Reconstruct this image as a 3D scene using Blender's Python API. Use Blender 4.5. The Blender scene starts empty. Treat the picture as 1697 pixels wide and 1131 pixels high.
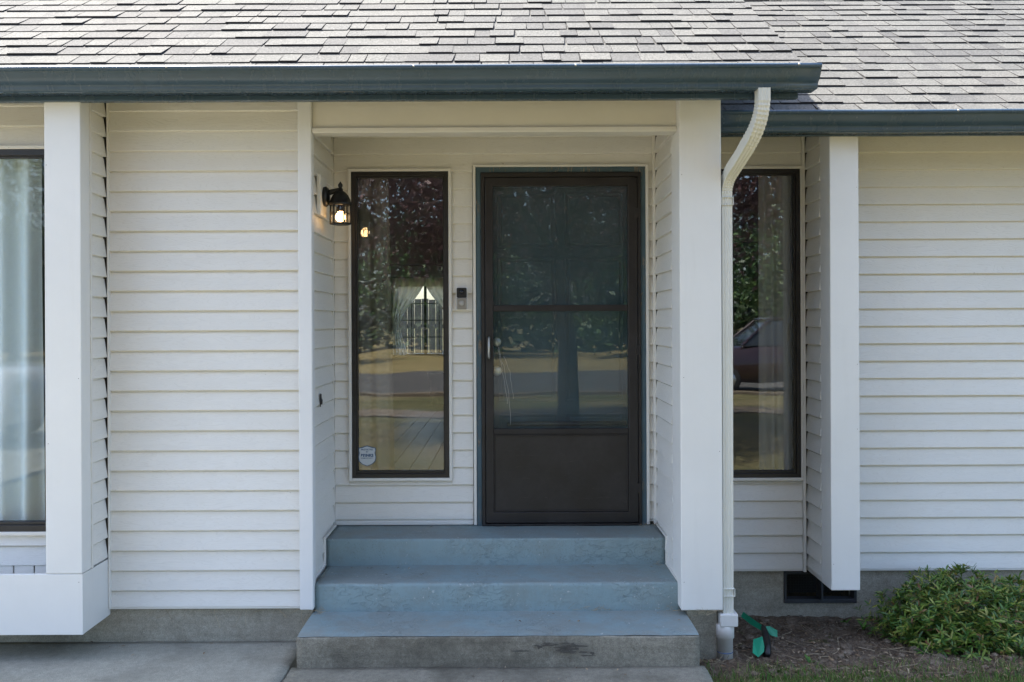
import bpy, bmesh, math, random
from mathutils import Vector, Matrix, noise as mnoise
R = math.radians
random.seed(7)
sc = bpy.context.scene
col = sc.collection

# ------------------------------------------------------------------ camera, sky, sun, exposure
CAM_Z = 1.615
cd = bpy.data.cameras.new('camera')
cd.sensor_width = 36; cd.lens = 30.76
cd.shift_x = 8.5/1697; cd.shift_y = -30.5/1697
cd.clip_start = .05; cd.clip_end = 2000
cam = bpy.data.objects.new('camera', cd); col.objects.link(cam)
cam.matrix_world = Matrix.Translation((0, 0, CAM_Z)) @ Matrix.Rotation(R(90), 4, 'X') @ Matrix.Rotation(R(-.25), 4, 'Z')
sc.camera = cam

SUN = Vector((-.41, .30, .865)).normalized()          # towards the sun: behind the house, to the left
world = bpy.data.worlds.new('World'); sc.world = world; world.use_nodes = True
wn = world.node_tree.nodes; wl = world.node_tree.links
sky = wn.new('ShaderNodeTexSky'); sky.sky_type = 'NISHITA'; sky.sun_disc = False
sky.sun_elevation = math.asin(SUN.z); sky.sun_rotation = math.atan2(SUN.x, SUN.y)
sky.air_density = 1.0; sky.dust_density = 3.2; sky.ozone_density = 2.6
wl.new(sky.outputs[0], wn['Background'].inputs[0]); wn['Background'].inputs[1].default_value = .15
sd = bpy.data.lights.new('sun', 'SUN'); sd.energy = 4.5; sd.angle = R(.53); sd.color = (1, .95, .87)
sun = bpy.data.objects.new('sun', sd); col.objects.link(sun)
sun.rotation_euler = (-SUN).to_track_quat('-Z', 'Y').to_euler(); sun.location = SUN*30
vs = sc.view_settings
vs.view_transform = 'Standard'; vs.look = 'None'; vs.gamma = 1; vs.use_curve_mapping = False
vs.exposure = 2.18
sc.cycles.max_bounces = 10; sc.cycles.diffuse_bounces = 5; sc.cycles.glossy_bounces = 5
sc.cycles.transparent_max_bounces = 16; sc.cycles.transmission_bounces = 6
sc.cycles.use_denoising = True

# ------------------------------------------------------------------ helpers: objects
PW = {}                                               # world translation of Empties that are parents
def link(o, parent=None):
    col.objects.link(o)
    if parent is not None:
        o.parent = parent
        if parent.name in PW: o.matrix_parent_inverse = Matrix.Translation(-PW[parent.name])
    return o
def tag(o, label=None, cat=None, group=None, kind=None):
    if label: o['label'] = label
    if cat: o['category'] = cat
    if group: o['group'] = group
    if kind: o['kind'] = kind
    return o
def empty(name, loc, label=None, cat=None, parent=None, **k):
    o = bpy.data.objects.new(name, None); o.empty_display_size = .1
    link(o, parent); o.location = loc; PW[o.name] = Vector(loc)
    return tag(o, label, cat, **k)
def mesh(name, v, f, m, parent=None, smooth=False, mi=None):
    me = bpy.data.meshes.new(name); me.from_pydata([tuple(p) for p in v], [], f)
    for x in (m if isinstance(m, (list, tuple)) else [m]): me.materials.append(x)
    if mi: me.polygons.foreach_set('material_index', mi)
    if smooth: me.polygons.foreach_set('use_smooth', [True]*len(f))
    me.update()
    return link(bpy.data.objects.new(name, me), parent)
def inst(name, me, parent, mat4):
    o = bpy.data.objects.new(name, me); link(o, parent); o.matrix_basis = mat4; return o
def bevel(o, w=.003, s=2):
    b = o.modifiers.new('bevel', 'BEVEL'); b.width = w; b.segments = s; b.limit_method = 'ANGLE'; b.angle_limit = R(40)
    return o
BF = [(0,3,2,1),(4,5,6,7),(0,1,5,4),(1,2,6,5),(2,3,7,6),(3,0,4,7)]
def boxv(x0,x1,y0,y1,z0,z1):
    return [(x0,y0,z0),(x1,y0,z0),(x1,y1,z0),(x0,y1,z0),(x0,y0,z1),(x1,y0,z1),(x1,y1,z1),(x0,y1,z1)]
def box(name, x0,x1,y0,y1,z0,z1, m, parent=None, bv=.003):
    o = mesh(name, boxv(x0,x1,y0,y1,z0,z1), BF, m, parent)
    return bevel(o, bv) if bv else o
def boxes(name, bs, m, parent=None, bv=0):
    v=[];f=[]
    for b in bs:
        n=len(v); v += boxv(*b); f += [tuple(i+n for i in q) for q in BF]
    o = mesh(name, v, f, m, parent)
    return bevel(o, bv) if bv else o
def ring(name, x0,x1,z0,z1, t, y0,y1, m, parent=None, bv=.002):
    """rectangular frame in the XZ plane, front at y0; t = (left, right, bottom, top) widths"""
    if not isinstance(t, tuple): t=(t,)*4
    v=[]
    for y in (y0,y1):
        v += [(x0,y,z0),(x1,y,z0),(x1,y,z1),(x0,y,z1),(x0+t[0],y,z0+t[2]),(x1-t[1],y,z0+t[2]),(x1-t[1],y,z1-t[3]),(x0+t[0],y,z1-t[3])]
    f=[]
    for i in range(4):
        j=(i+1)%4
        f += [(i,j,4+j,4+i),(8+j,8+i,12+i,12+j),(j,i,8+i,8+j),(4+i,4+j,12+j,12+i)]
    o = mesh(name,v,f,m,parent)
    return bevel(o,bv) if bv else o
def extrude_x(name, prof, x0, x1, m, parent=None, closed=True, smooth=False, caps=True):
    n=len(prof); v=[(x0,y,z) for y,z in prof]+[(x1,y,z) for y,z in prof]; f=[]
    for i in range(n if closed else n-1):
        j=(i+1)%n; f.append((i,j,n+j,n+i))
    if closed and caps: f += [tuple(range(n))[::-1], tuple(range(n,2*n))]
    return mesh(name,v,f,m,parent,smooth)
def fixn(o):
    bm=bmesh.new(); bm.from_mesh(o.data); bmesh.ops.recalc_face_normals(bm, faces=bm.faces); bm.to_mesh(o.data); bm.free(); return o
def lathe(name, prof, c, m, parent=None, n=20, axis='Z', smooth=True):
    v=[];f=[]
    for r,h in prof:
        for i in range(n):
            a=2*math.pi*i/n; p=(r*math.cos(a), r*math.sin(a), h)
            if axis=='Y': p=(p[0],p[2],p[1])
            if axis=='X': p=(p[2],p[0],p[1])
            v.append((c[0]+p[0],c[1]+p[1],c[2]+p[2]))
    k=len(prof)
    for a in range(k-1):
        for i in range(n):
            j=(i+1)%n; f.append((a*n+i,a*n+j,(a+1)*n+j,(a+1)*n+i))
    f += [tuple(range(n))[::-1], tuple(range((k-1)*n,k*n))]
    o=fixn(mesh(name,v,f,m,parent,smooth)); return o
def sweep(name, pts, sect, m, parent=None, smooth=False, ref=(1,0,0), rad=None, caps=True):
    """sect: closed list of (a,b) in the plane normal to the path"""
    pts=[Vector(p) for p in pts]; n=len(sect); v=[];f=[]; ref=Vector(ref)
    for i,p in enumerate(pts):
        t=((pts[min(i+1,len(pts)-1)]-pts[max(i-1,0)])).normalized()
        s=(ref-t*ref.dot(t))
        if s.length<1e-4: s=Vector((0,1,0))-t*t.y
        s.normalize(); d=t.cross(s); k=rad[i] if rad else 1
        v += [p+s*(a*k)+d*(b*k) for a,b in sect]
    for i in range(len(pts)-1):
        for a in range(n):
            b=(a+1)%n; f.append((i*n+a,i*n+b,(i+1)*n+b,(i+1)*n+a))
    if caps: f += [tuple(range(n))[::-1], tuple(range((len(pts)-1)*n,len(pts)*n))]
    return fixn(mesh(name,v,f,m,parent,smooth))
def circ(r,n=8): return [(r*math.cos(2*math.pi*i/n), r*math.sin(2*math.pi*i/n)) for i in range(n)]
def nz(x,y,z,s=1.0): return mnoise.noise(Vector((x*s,y*s,z*s)))

# ------------------------------------------------------------------ helpers: materials
class NT:
    def __init__(s, name, rough=.6, base=(.5,.5,.5), metal=0, spec=.5):
        s.m=bpy.data.materials.new(name); s.m.use_nodes=True; s.n=s.m.node_tree.nodes; s.l=s.m.node_tree.links
        s.b=s.n['Principled BSDF']; s.out=s.n['Material Output']
        s.b.inputs['Roughness'].default_value=rough; s.b.inputs['Base Color'].default_value=(*base,1)
        s.b.inputs['Metallic'].default_value=metal; s.b.inputs['Specular IOR Level'].default_value=spec
        s._p=None
    def put(s, node, key, v):
        if v is None: return
        i=node.inputs[key]
        if hasattr(v,'is_linked'): s.l.new(v,i)
        else: i.default_value = (*v,1) if (isinstance(v,tuple) and len(v)==3 and i.type=='RGBA') else v
    def pos(s):
        if s._p is None: s._p=s.n.new('ShaderNodeNewGeometry')
        return s._p.outputs['Position']
    def island(s):
        s.pos(); return s._p.outputs['Random Per Island']
    def rnd(s):
        """random per object and per island"""
        oi=s.n.new('ShaderNodeObjectInfo'); a=s.math('ADD',oi.outputs['Random'],s.island()); return s.math('FRACT',a)
    def math(s,op,a,b=None,clamp=False):
        n=s.n.new('ShaderNodeMath'); n.operation=op; n.use_clamp=clamp; s.put(n,0,a); s.put(n,1,b); return n.outputs[0]
    def vmath(s,op,a,b):
        n=s.n.new('ShaderNodeVectorMath'); n.operation=op; s.put(n,0,a); s.put(n,1,b); return n.outputs[0]
    def map(s,scale,vec=None,rot=(0,0,0)):
        n=s.n.new('ShaderNodeMapping'); n.inputs['Scale'].default_value=scale; n.inputs['Rotation'].default_value=rot
        s.l.new(vec or s.pos(), n.inputs['Vector']); return n.outputs[0]
    def noise(s,scale,detail=4,rough=.55,vec=None,dist=0):
        n=s.n.new('ShaderNodeTexNoise'); n.inputs['Scale'].default_value=scale; n.inputs['Detail'].default_value=detail
        n.inputs['Roughness'].default_value=rough; n.inputs['Distortion'].default_value=dist
        s.l.new(vec or s.pos(), n.inputs['Vector']); return n.outputs['Fac']
    def vor(s,scale,vec=None,feature='F1'):
        n=s.n.new('ShaderNodeTexVoronoi'); n.feature=feature; n.inputs['Scale'].default_value=scale
        s.l.new(vec or s.pos(), n.inputs['Vector']); return n.outputs['Distance']
    def ramp(s,fac,stops):
        n=s.n.new('ShaderNodeValToRGB'); s.l.new(fac,n.inputs[0]); e=n.color_ramp.elements
        while len(e)<len(stops): e.new(.5)
        for i,(p,c) in enumerate(stops):
            e[i].position=p; e[i].color=(c,c,c,1) if not isinstance(c,tuple) else (*c,1)
        return n.outputs[0]
    def mix(s,fac,a,b,mode='MIX'):
        n=s.n.new('ShaderNodeMix'); n.data_type='RGBA'; n.blend_type=mode
        s.put(n,0,fac); s.put(n,6,a); s.put(n,7,b); return n.outputs[2]
    def color(s,c): s.put(s.b,'Base Color',c); return s
    def rough(s,c): s.put(s.b,'Roughness',c); return s
    def bump(s,h,strength=.3,dist=.002):
        n=s.n.new('ShaderNodeBump'); n.inputs['Strength'].default_value=strength; n.inputs['Distance'].default_value=dist
        s.l.new(h,n.inputs['Height'])
        if s.b.inputs['Normal'].is_linked: s.l.new(s.b.inputs['Normal'].links[0].from_socket, n.inputs['Normal'])
        s.l.new(n.outputs[0], s.b.inputs['Normal']); return s

def m_vinyl():
    t=NT('vinyl_siding',.48)
    oi=t.n.new('ShaderNodeObjectInfo'); k=t.math('MULTIPLY',oi.outputs['Random'],37.0)
    cx=t.n.new('ShaderNodeCombineXYZ'); t.l.new(k,cx.inputs[0]); t.l.new(k,cx.inputs[1]); t.l.new(k,cx.inputs[2])
    p=t.vmath('ADD',t.pos(),cx.outputs[0])
    g=t.noise(1,2,.5,t.map((3.2,3.2,26),p),.5); g2=t.noise(1,3,.5,t.map((14,14,300),p),.4)
    fr_=t.math('FRACT',t.math('MULTIPLY',g,16.0)); line=t.ramp(fr_,[(0.,0.),(.16,1.),(.72,1.),(1.,0.)])
    t.bump(t.math('ADD',line,t.math('MULTIPLY',g2,.5)),.32,.0012)
    base=t.mix(t.ramp(t.noise(2.2,5,.6),[(.35,0.),(.75,1.)]),(.735,.712,.655),(.775,.753,.700))
    base=t.mix(t.math('MULTIPLY',oi.outputs['Random'],.16),base,(.62,.60,.55))
    base=t.mix(t.math('MULTIPLY',t.ramp(line,[(.0,1.),(.8,0.)]),.16),base,(.47,.44,.38))
    sp=t.ramp(t.noise(60,2,.5),[(.74,0.),(.78,1.)]); big=t.ramp(t.noise(3,2),[(.5,0.),(.62,1.)])
    base=t.mix(t.math('MULTIPLY',t.math('MULTIPLY',sp,big),.45),base,(.25,.20,.15))
    t.color(base); return t.m
def m_trim(name='painted_trim', c=(.76,.755,.735), grain=(40,40,3), stain=.35):
    t=NT(name,.5)
    d=t.noise(1.8,6,.65); sp=t.ramp(t.noise(48,2),[(.76,0.),(.80,1.)]); area=t.ramp(t.noise(5,2),[(.5,0.),(.66,1.)])
    b=t.mix(t.ramp(d,[(.3,0.),(.75,1.)]),tuple(x*.93 for x in c),c)
    st=t.ramp(t.noise(1,6,.7,t.map((9,9,.9))),[(.55,0.),(.8,1.)])
    b=t.mix(t.math('MULTIPLY',st,stain*.5),b,(.52,.49,.42))
    b=t.mix(t.math('MULTIPLY',t.math('MULTIPLY',sp,area),.5),b,(.28,.24,.2))
    t.color(b); t.bump(t.noise(1,4,.6,t.map(grain)),.3,.0018); t.bump(d,.3,.008); return t.m
def m_teal():
    t=NT('teal_gutter_paint',.4)
    b=t.mix(t.ramp(t.noise(3,6,.65),[(.35,0.),(.7,1.)]),(.041,.072,.102),(.050,.085,.120))
    st=t.ramp(t.noise(1,5,.7,t.map((14,14,2))),[(.56,0.),(.78,1.)])
    b=t.mix(t.math('MULTIPLY',st,.35),b,(.05,.062,.055))
    sp=t.ramp(t.noise(70,2),[(.73,0.),(.76,1.)]); b=t.mix(t.math('MULTIPLY',sp,.5),b,(.3,.3,.28))
    t.color(b); t.rough(t.math('ADD',t.math('MULTIPLY',st,.2),.27)); t.bump(t.noise(1,2,.5,t.map((1.2,8,8))),.1,.02); return t.m
def m_shingle():
    t=NT('asphalt_shingle',.92,spec=.2); r=t.rnd()
    b=t.ramp(r,[(0.,(.070,.069,.065)),(.2,(.079,.078,.073)),(.4,(.090,.089,.082)),(.7,(.099,.098,.089)),(1.,(.106,.104,.094))])
    sp=t.noise(190,3,.7); sp2=t.noise(100,2,.6)
    b=t.mix(1.,b,t.ramp(sp,[(.3,.42),(.5,1.),(.72,1.6)]),'MULTIPLY'); b=t.mix(1.,b,t.ramp(sp2,[(.3,.62),(.7,1.36)]),'MULTIPLY')
    b=t.mix(t.math('MULTIPLY',t.ramp(t.noise(1.3,5),[(.5,0.),(.75,1.)]),.3),b,(.115,.108,.094))
    t.color(b); t.bump(sp,.6,.004); return t.m
def m_concrete(name, c1, c2, dark, scale=5, bump=.5, broom=None, stain=.7):
    t=NT(name,.88,spec=.25)
    n1=t.noise(scale,8,.68); n2=t.noise(scale*14,5,.65); n3=t.noise(220,2)
    b=t.mix(t.ramp(n1,[(.3,0.),(.7,1.)]),c1,c2)
    b=t.mix(t.math('MULTIPLY',t.ramp(n2,[(.36,1.),(.60,0.)]),stain*.42),b,dark)
    st=t.ramp(t.noise(2.3,7,.7),[(.47,0.),(.66,1.)]); b=t.mix(t.math('MULTIPLY',st,stain*.9),b,dark)
    sk=t.ramp(t.noise(1,6,.7,t.map((1.6,1.6,26))),[(.5,0.),(.7,1.)]); b=t.mix(t.math('MULTIPLY',sk,stain*.45),b,dark)
    b=t.mix(1.,b,t.ramp(n3,[(.3,.74),(.7,1.18)]),'MULTIPLY')
    t.color(b); t.bump(n2,bump,.006); t.bump(n3,.3,.002)
    if broom: t.bump(t.noise(1,3,.6,t.map((10,240,10),None,(0,0,broom))),.35,.002)
    return t.m
def m_step_paint():
    t=NT('blue_step_paint',.62)
    n1=t.noise(4,7,.65); n2=t.noise(38,5,.62)
    b=t.mix(t.ramp(n1,[(.3,0.),(.72,1.)]),(.200,.276,.288),(.234,.314,.324))
    ge=t._p.outputs['Normal']; sx=t.n.new('ShaderNodeSeparateXYZ'); t.l.new(ge,sx.inputs[0])
    up=t.ramp(sx.outputs[2],[(.55,0.),(.92,1.)])
    run=t.ramp(t.noise(1,6,.7,t.map((16,16,2.2))),[(.5,0.),(.7,1.)]); b=t.mix(t.math('MULTIPLY',run,.22),b,(.15,.18,.18))
    dirt=t.ramp(t.noise(7,9,.74),[(.47,0.),(.66,1.)]); b=t.mix(t.math('MULTIPLY',dirt,.4),b,(.19,.20,.175))
    worn=t.math('MULTIPLY',t.ramp(t.noise(3.2,9,.74),[(.40,0.),(.58,1.)]),up); b=t.mix(t.math('MULTIPLY',worn,.7),b,(.22,.235,.215))
    grit=t.math('MULTIPLY',t.ramp(t.noise(130,3,.6),[(.58,0.),(.68,1.)]),t.ramp(t.noise(6,5),[(.42,0.),(.6,1.)])); b=t.mix(t.math('MULTIPLY',grit,.55),b,(.10,.10,.09))
    ch=t.math('MULTIPLY',t.ramp(t.noise(55,3),[(.66,0.),(.69,1.)]),t.ramp(t.noise(7,3),[(.5,0.),(.6,1.)]))
    b=t.mix(ch,b,(.40,.42,.41)); t.color(b)
    pe=t.ramp(t.noise(1,4,.6,t.map((16,16,34)),.7),[(.48,0.),(.5,1.),(.52,0.)]); ar=t.ramp(t.noise(4,3),[(.45,0.),(.58,1.)])
    t.bump(n2,.45,.004); t.bump(t.math('MULTIPLY',pe,ar),.7,.004); t.bump(t.noise(11,4,.6),.25,.012); return t.m
def m_bronze(name='bronze_aluminium', c=(.014,.012,.011), rough=.42):
    t=NT(name,rough); n=t.noise(7,6,.7); 
    b=t.mix(t.ramp(n,[(.45,0.),(.75,1.)]),c,tuple(x*1.8+.004 for x in c)); t.color(b)
    t.rough(t.math('ADD',t.math('MULTIPLY',n,.3),rough-.12)); t.bump(t.noise(160,2),.06,.001); return t.m
def m_kick():
    t=NT('scuffed_kick_panel',.5); n=t.noise(3.5,9,.75); b=t.mix(t.ramp(n,[(.4,0.),(.7,1.)]),(.013,.0108,.0102),(.034,.029,.027))
    sc=t.ramp(t.noise(1,6,.75,t.map((6,6,55)),1.5),[(.62,0.),(.68,1.)]); b=t.mix(t.math('MULTIPLY',sc,.35),b,(.08,.07,.065)); t.color(b)
    t.rough(t.math('ADD',t.math('MULTIPLY',n,.35),.32)); t.bump(t.noise(4,3),.15,.01); return t.m
def m_casing():
    t=NT('weathered_teal_casing',.7)
    n=t.noise(1,7,.72,t.map((60,60,9)),.6); b=t.mix(t.ramp(t.noise(5,4),[(.3,0.),(.7,1.)]),(.055,.095,.115),(.075,.125,.15))
    w=t.ramp(n,[(.54,0.),(.58,1.)]); ar=t.ramp(t.noise(1,3,.5,t.map((9,9,2.5))),[(.46,0.),(.56,1.)])
    wood=t.ramp(t.noise(30,4),[(.3,(.10,.065,.04)),(.7,(.30,.25,.19))])
    b=t.mix(t.math('MULTIPLY',w,ar),b,wood); t.color(b); t.bump(t.math('MULTIPLY',w,ar),.6,-.002); return t.m
def m_glass(name='window_glass', lo=.06, tint=(.96,.98,.97), dust=.008):
    m=bpy.data.materials.new(name); m.use_nodes=True; n=m.node_tree.nodes; l=m.node_tree.links
    n.remove(n['Principled BSDF']); out=n['Material Output']
    tr=n.new('ShaderNodeBsdfTransparent'); tr.inputs[0].default_value=(*tint,1)
    gl=n.new('ShaderNodeBsdfGlossy'); gl.inputs['Roughness'].default_value=.012; gl.inputs[0].default_value=(.97,.98,1,1)
    ge=n.new('ShaderNodeNewGeometry'); dt=n.new('ShaderNodeVectorMath'); dt.operation='DOT_PRODUCT'; l.new(ge.outputs['Normal'],dt.inputs[0]); l.new(ge.outputs['Incoming'],dt.inputs[1])
    ab=n.new('ShaderNodeMath'); ab.operation='ABSOLUTE'; l.new(dt.outputs['Value'],ab.inputs[0])
    su=n.new('ShaderNodeMath'); su.operation='SUBTRACT'; su.inputs[0].default_value=1; l.new(ab.outputs[0],su.inputs[1])
    pw=n.new('ShaderNodeMath'); pw.operation='POWER'; l.new(su.outputs[0],pw.inputs[0]); pw.inputs[1].default_value=5
    a=n.new('ShaderNodeMath'); a.operation='MULTIPLY_ADD'; a.use_clamp=True; l.new(pw.outputs[0],a.inputs[0]); a.inputs[1].default_value=1-lo; a.inputs[2].default_value=lo
    mx=n.new('ShaderNodeMixShader'); l.new(a.outputs[0],mx.inputs[0]); l.new(tr.outputs[0],mx.inputs[1]); l.new(gl.outputs[0],mx.inputs[2])
    di=n.new('ShaderNodeBsdfDiffuse'); di.inputs[0].default_value=(.55,.58,.57,1); g2=n.new('ShaderNodeNewGeometry'); sm=n.new('ShaderNodeTexNoise'); sm.inputs['Scale'].default_value=3.5; sm.inputs['Detail'].default_value=9; sm.inputs['Roughness'].default_value=.7; l.new(g2.outputs['Position'],sm.inputs['Vector'])
    dm=n.new('ShaderNodeMath'); dm.operation='MULTIPLY'; l.new(sm.outputs['Fac'],dm.inputs[0]); dm.inputs[1].default_value=dust*2
    m2=n.new('ShaderNodeMixShader'); l.new(dm.outputs[0],m2.inputs[0]); l.new(mx.outputs[0],m2.inputs[1]); l.new(di.outputs[0],m2.inputs[2]); l.new(m2.outputs[0],out.inputs[0])
    g=n.new('ShaderNodeNewGeometry'); ns=n.new('ShaderNodeTexNoise'); ns.inputs['Scale'].default_value=2.2; ns.inputs['Detail'].default_value=1
    bp=n.new('ShaderNodeBump'); bp.inputs['Strength'].default_value=.06; bp.inputs['Distance'].default_value=.02
    l.new(g.outputs['Position'],ns.inputs['Vector']); l.new(ns.outputs['Fac'],bp.inputs['Height']); l.new(bp.outputs[0],gl.inputs['Normal'])
    return m
def m_cloth(name, c, trans=.4, alpha=1.0):
    m=bpy.data.materials.new(name); m.use_nodes=True; n=m.node_tree.nodes; l=m.node_tree.links
    n.remove(n['Principled BSDF']); out=n['Material Output']
    d=n.new('ShaderNodeBsdfDiffuse'); t=n.new('ShaderNodeBsdfTranslucent'); g=n.new('ShaderNodeNewGeometry')
    ns=n.new('ShaderNodeTexNoise'); ns.inputs['Scale'].default_value=220; l.new(g.outputs['Position'],ns.inputs['Vector'])
    r=n.new('ShaderNodeMix'); r.data_type='RGBA'; l.new(ns.outputs['Fac'],r.inputs[0]); r.inputs[6].default_value=(*[x*.85 for x in c],1); r.inputs[7].default_value=(*c,1)
    l.new(r.outputs[2],d.inputs[0]); l.new(r.outputs[2],t.inputs[0])
    mx=n.new('ShaderNodeMixShader'); mx.inputs[0].default_value=trans; l.new(d.outputs[0],mx.inputs[1]); l.new(t.outputs[0],mx.inputs[2])
    tr=n.new('ShaderNodeBsdfTransparent'); m2=n.new('ShaderNodeMixShader'); m2.inputs[0].default_value=alpha
    l.new(tr.outputs[0],m2.inputs[1]); l.new(mx.outputs[0],m2.inputs[2]); l.new(m2.outputs[0],out.inputs[0]); return m
def m_leaf(name, stops, rough=.4, trans=.25):
    t=NT(name,rough,spec=.5); r=t.rnd(); b=t.ramp(r,stops); b=t.mix(1.,b,t.ramp(t.noise(50,2),[(.3,.75),(.7,1.2)]),'MULTIPLY'); t.color(b)
    tl=t.n.new('ShaderNodeBsdfTranslucent'); t.l.new(b,tl.inputs[0]); mx=t.n.new('ShaderNodeMixShader'); mx.inputs[0].default_value=trans
    t.l.new(t.b.outputs[0],mx.inputs[1]); t.l.new(tl.outputs[0],mx.inputs[2]); t.l.new(mx.outputs[0],t.out.inputs[0]); return t.m
def m_plain(name, c, rough=.5, metal=0, var=.15, scale=8, bump=.1):
    t=NT(name,rough,c,metal); t.color(t.mix(t.noise(scale,5,.6),tuple(x*(1-var) for x in c),tuple(min(1,x*(1+var)) for x in c)))
    if bump: t.bump(t.noise(scale*12,3),bump,.002)
    return t.m
def m_emit(name, c, s):
    t=NT(name,.3,c); t.b.inputs['Emission Color'].default_value=(*c,1); t.b.inputs['Emission Strength'].default_value=s; return t.m
def m_ground(name, stops, sc1, sc2, bump=.6, dist=.02):
    t=NT(name,.95,spec=.15); b=t.ramp(t.noise(sc1,7,.65),stops); b=t.mix(1.,b,t.ramp(t.noise(sc2,5,.7),[(.3,.45),(.7,1.45)]),'MULTIPLY'); t.color(b); t.bump(t.noise(sc2,6,.7),bump,dist); return t.m

VINYL=m_vinyl(); TRIM=m_trim(); WRAP=m_trim('smooth_white_wrap',(.765,.755,.715),(55,55,2),.3); JCH=m_trim('vinyl_channel',(.74,.715,.655),(8,8,8),.2)
HEAD=m_trim('header_paint',(.70,.665,.585),(8,8,8),.25)
TEAL=m_teal(); SHIN=m_shingle(); ASPH=m_plain('asphalt_edge',(.018,.017,.018),.9,var=.4,scale=60)
FOUND=m_concrete('foundation_concrete',(.34,.315,.25),(.415,.385,.31),(.16,.143,.105),3,.4)
PAVE=m_concrete('broomed_concrete',(.31,.30,.245),(.385,.375,.31),(.14,.134,.108),2.2,.35,R(40),.6)
PAVE2=m_concrete('rough_concrete',(.215,.205,.162),(.285,.272,.22),(.085,.079,.06),3,.6,None,.8)
RISER=m_concrete('bare_step_concrete',(.24,.22,.172),(.32,.296,.235),(.09,.08,.06),3.5,.5,None,.9)
STEP=m_step_paint(); BRONZE=m_bronze(); STORM=m_bronze('storm_door_brown',(.013,.0105,.0098),.5); CASE=m_casing()
GLASS=m_glass('window_glass',.072); GLASS2=m_glass('storm_glass',.037,(.90,.94,.94),.022); GLASS3=m_glass('big_window_glass',.034)
SHEER=m_cloth('sheer_white',(.80,.88,.92),.15,.98); GREYC=m_cloth('grey_drape',(.24,.225,.21),.2,.97); PALEC=m_cloth('pale_drape',(.50,.49,.48),.2,.98); WHITEC=m_cloth('white_tieback',(.85,.84,.82),.75,.95)
DOORP=m_plain('entry_door_paint',(.018,.05,.066),.55,var=.25); BLACK=m_plain('black_metal',(.008,.008,.008),.45,var=.4,scale=40)
SILV=m_plain('brushed_silver',(.55,.54,.51),.4,.6); PVC=m_trim('white_pvc',(.68,.66,.62),(20,20,5),1.2); DSP=m_trim('ivory_downspout',(.66,.655,.585),(30,30,4),.5)
DARK=m_plain('building_paper',(.10,.092,.082),.95); SHEATH=m_plain('soffit_plywood',(.48,.45,.39),.8)
PLASTIC=m_plain('dark_vent_plastic',(.035,.037,.04),.6,var=.4,scale=20)

# ------------------------------------------------------------------ the setting
def grid_mesh(name, xs, ys, hf, m, parent=None, smooth=True):
    v=[(x,y,hf(x,y)) for y in ys for x in xs]; nx=len(xs)
    f=[(j*nx+i,j*nx+i+1,(j+1)*nx+i+1,(j+1)*nx+i) for j in range(len(ys)-1) for i in range(nx-1)]
    return mesh(name,v,f,m,parent,smooth)
def fr(a,b,n): return [a+(b-a)*i/n for i in range(n+1)]
def smooth01(t): t=max(0,min(1,t)); return t*t*(3-2*t)
def lawn_h(x,y):
    base=-.085 + .03*smooth01((4.15-y)/.5)
    if x>.9: base -= .06*smooth01((y-4.15)/.8)
    if y>5.2: base=-.15
    return base
GRASSY=m_ground('lawn',[(.3,(.056,.062,.024)),(.48,(.10,.092,.042)),(.66,(.165,.132,.072))],.35,40)
g=grid_mesh('ground',[-400,-150,-60,-25,-12,-6,-2]+fr(.6,4.5,30)+[6,12,25,60,150,400],[-400,-150,-60,-26,-19,-9,-4,0,2]+fr(3.2,5.4,22)+[8,16,40,150,400],lawn_h,GRASSY)
tag(g,kind='structure')
DRY=m_ground('dry_grass',[(.3,(.15,.12,.055)),(.55,(.22,.175,.08)),(.75,(.10,.11,.04))],.3,22)
tag(grid_mesh('verge',fr(-60,60,8),fr(-58,-19.6,4),lambda x,y:-.045,DRY),kind='structure')
SOIL2=m_ground('bare_path',[(.3,(.10,.08,.058)),(.7,(.17,.14,.105))],2,30,.5,.01)
ASPHALT=m_ground('road_asphalt',[(.3,(.06,.058,.055)),(.7,(.09,.086,.08))],.5,60,.4,.01)
tag(grid_mesh('road',fr(-80,80,8),fr(-19.5,-9.8,3),lambda x,y:-.04,ASPHALT),kind='structure')
tag(box('kerb',-80,80,-9.8,-9.6,-.2,.03,SOIL2,None,.02),kind='structure')
tag(box('driveway',-12.5,-5.2,-9.55,4.1,-.2,-.012,PAVE2,None,0),kind='structure')
tag(grid_mesh('footpath',fr(-5,60,6),[-6.4,-5.2],lambda x,y:-.035,SOIL2),kind='structure')
# walkway in front of the house: two cast slabs with a ragged joint
def slab(name,x0,x1,y0,y1,m,seed,parent):
    nx=max(2,int((x1-x0)/.06)); ny=max(2,int((y1-y0)/.06)); v=[];f=[]
    for j in range(ny+1):
        for i in range(nx+1):
            x=x0+(x1-x0)*i/nx; y=y0+(y1-y0)*j/ny; e=min(i,nx-i,j,ny-j)
            if e==0:
                x+=.007*nz(x,y,seed,9); y+=.007*nz(y,x,seed+3,9)
            z=.0025*nz(x,y,seed,3)-(.007 if e==0 else 0)
            v.append((x,y,z))
    W=nx+1
    f=[(j*W+i,j*W+i+1,(j+1)*W+i+1,(j+1)*W+i) for j in range(ny) for i in range(nx)]
    rim=[i for i in range(W)]+[j*W+nx for j in range(1,ny+1)]+[ny*W+i for i in range(nx-1,-1,-1)]+[j*W for j in range(ny-1,0,-1)]
    n=len(v); v+=[(v[i][0],v[i][1],-.18) for i in rim]
    for k in range(len(rim)):
        q=(k+1)%len(rim); f.append((rim[q],rim[k],n+k,n+q))
    return mesh(name,v,f,m,parent,True)
wk=tag(slab('walkway',-5.2,-1.035,2.3,4.47,PAVE,1,None),kind='structure')
slab('paving_slab',-1.022,.925,2.3,4.125,PAVE2,5,wk)
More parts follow.
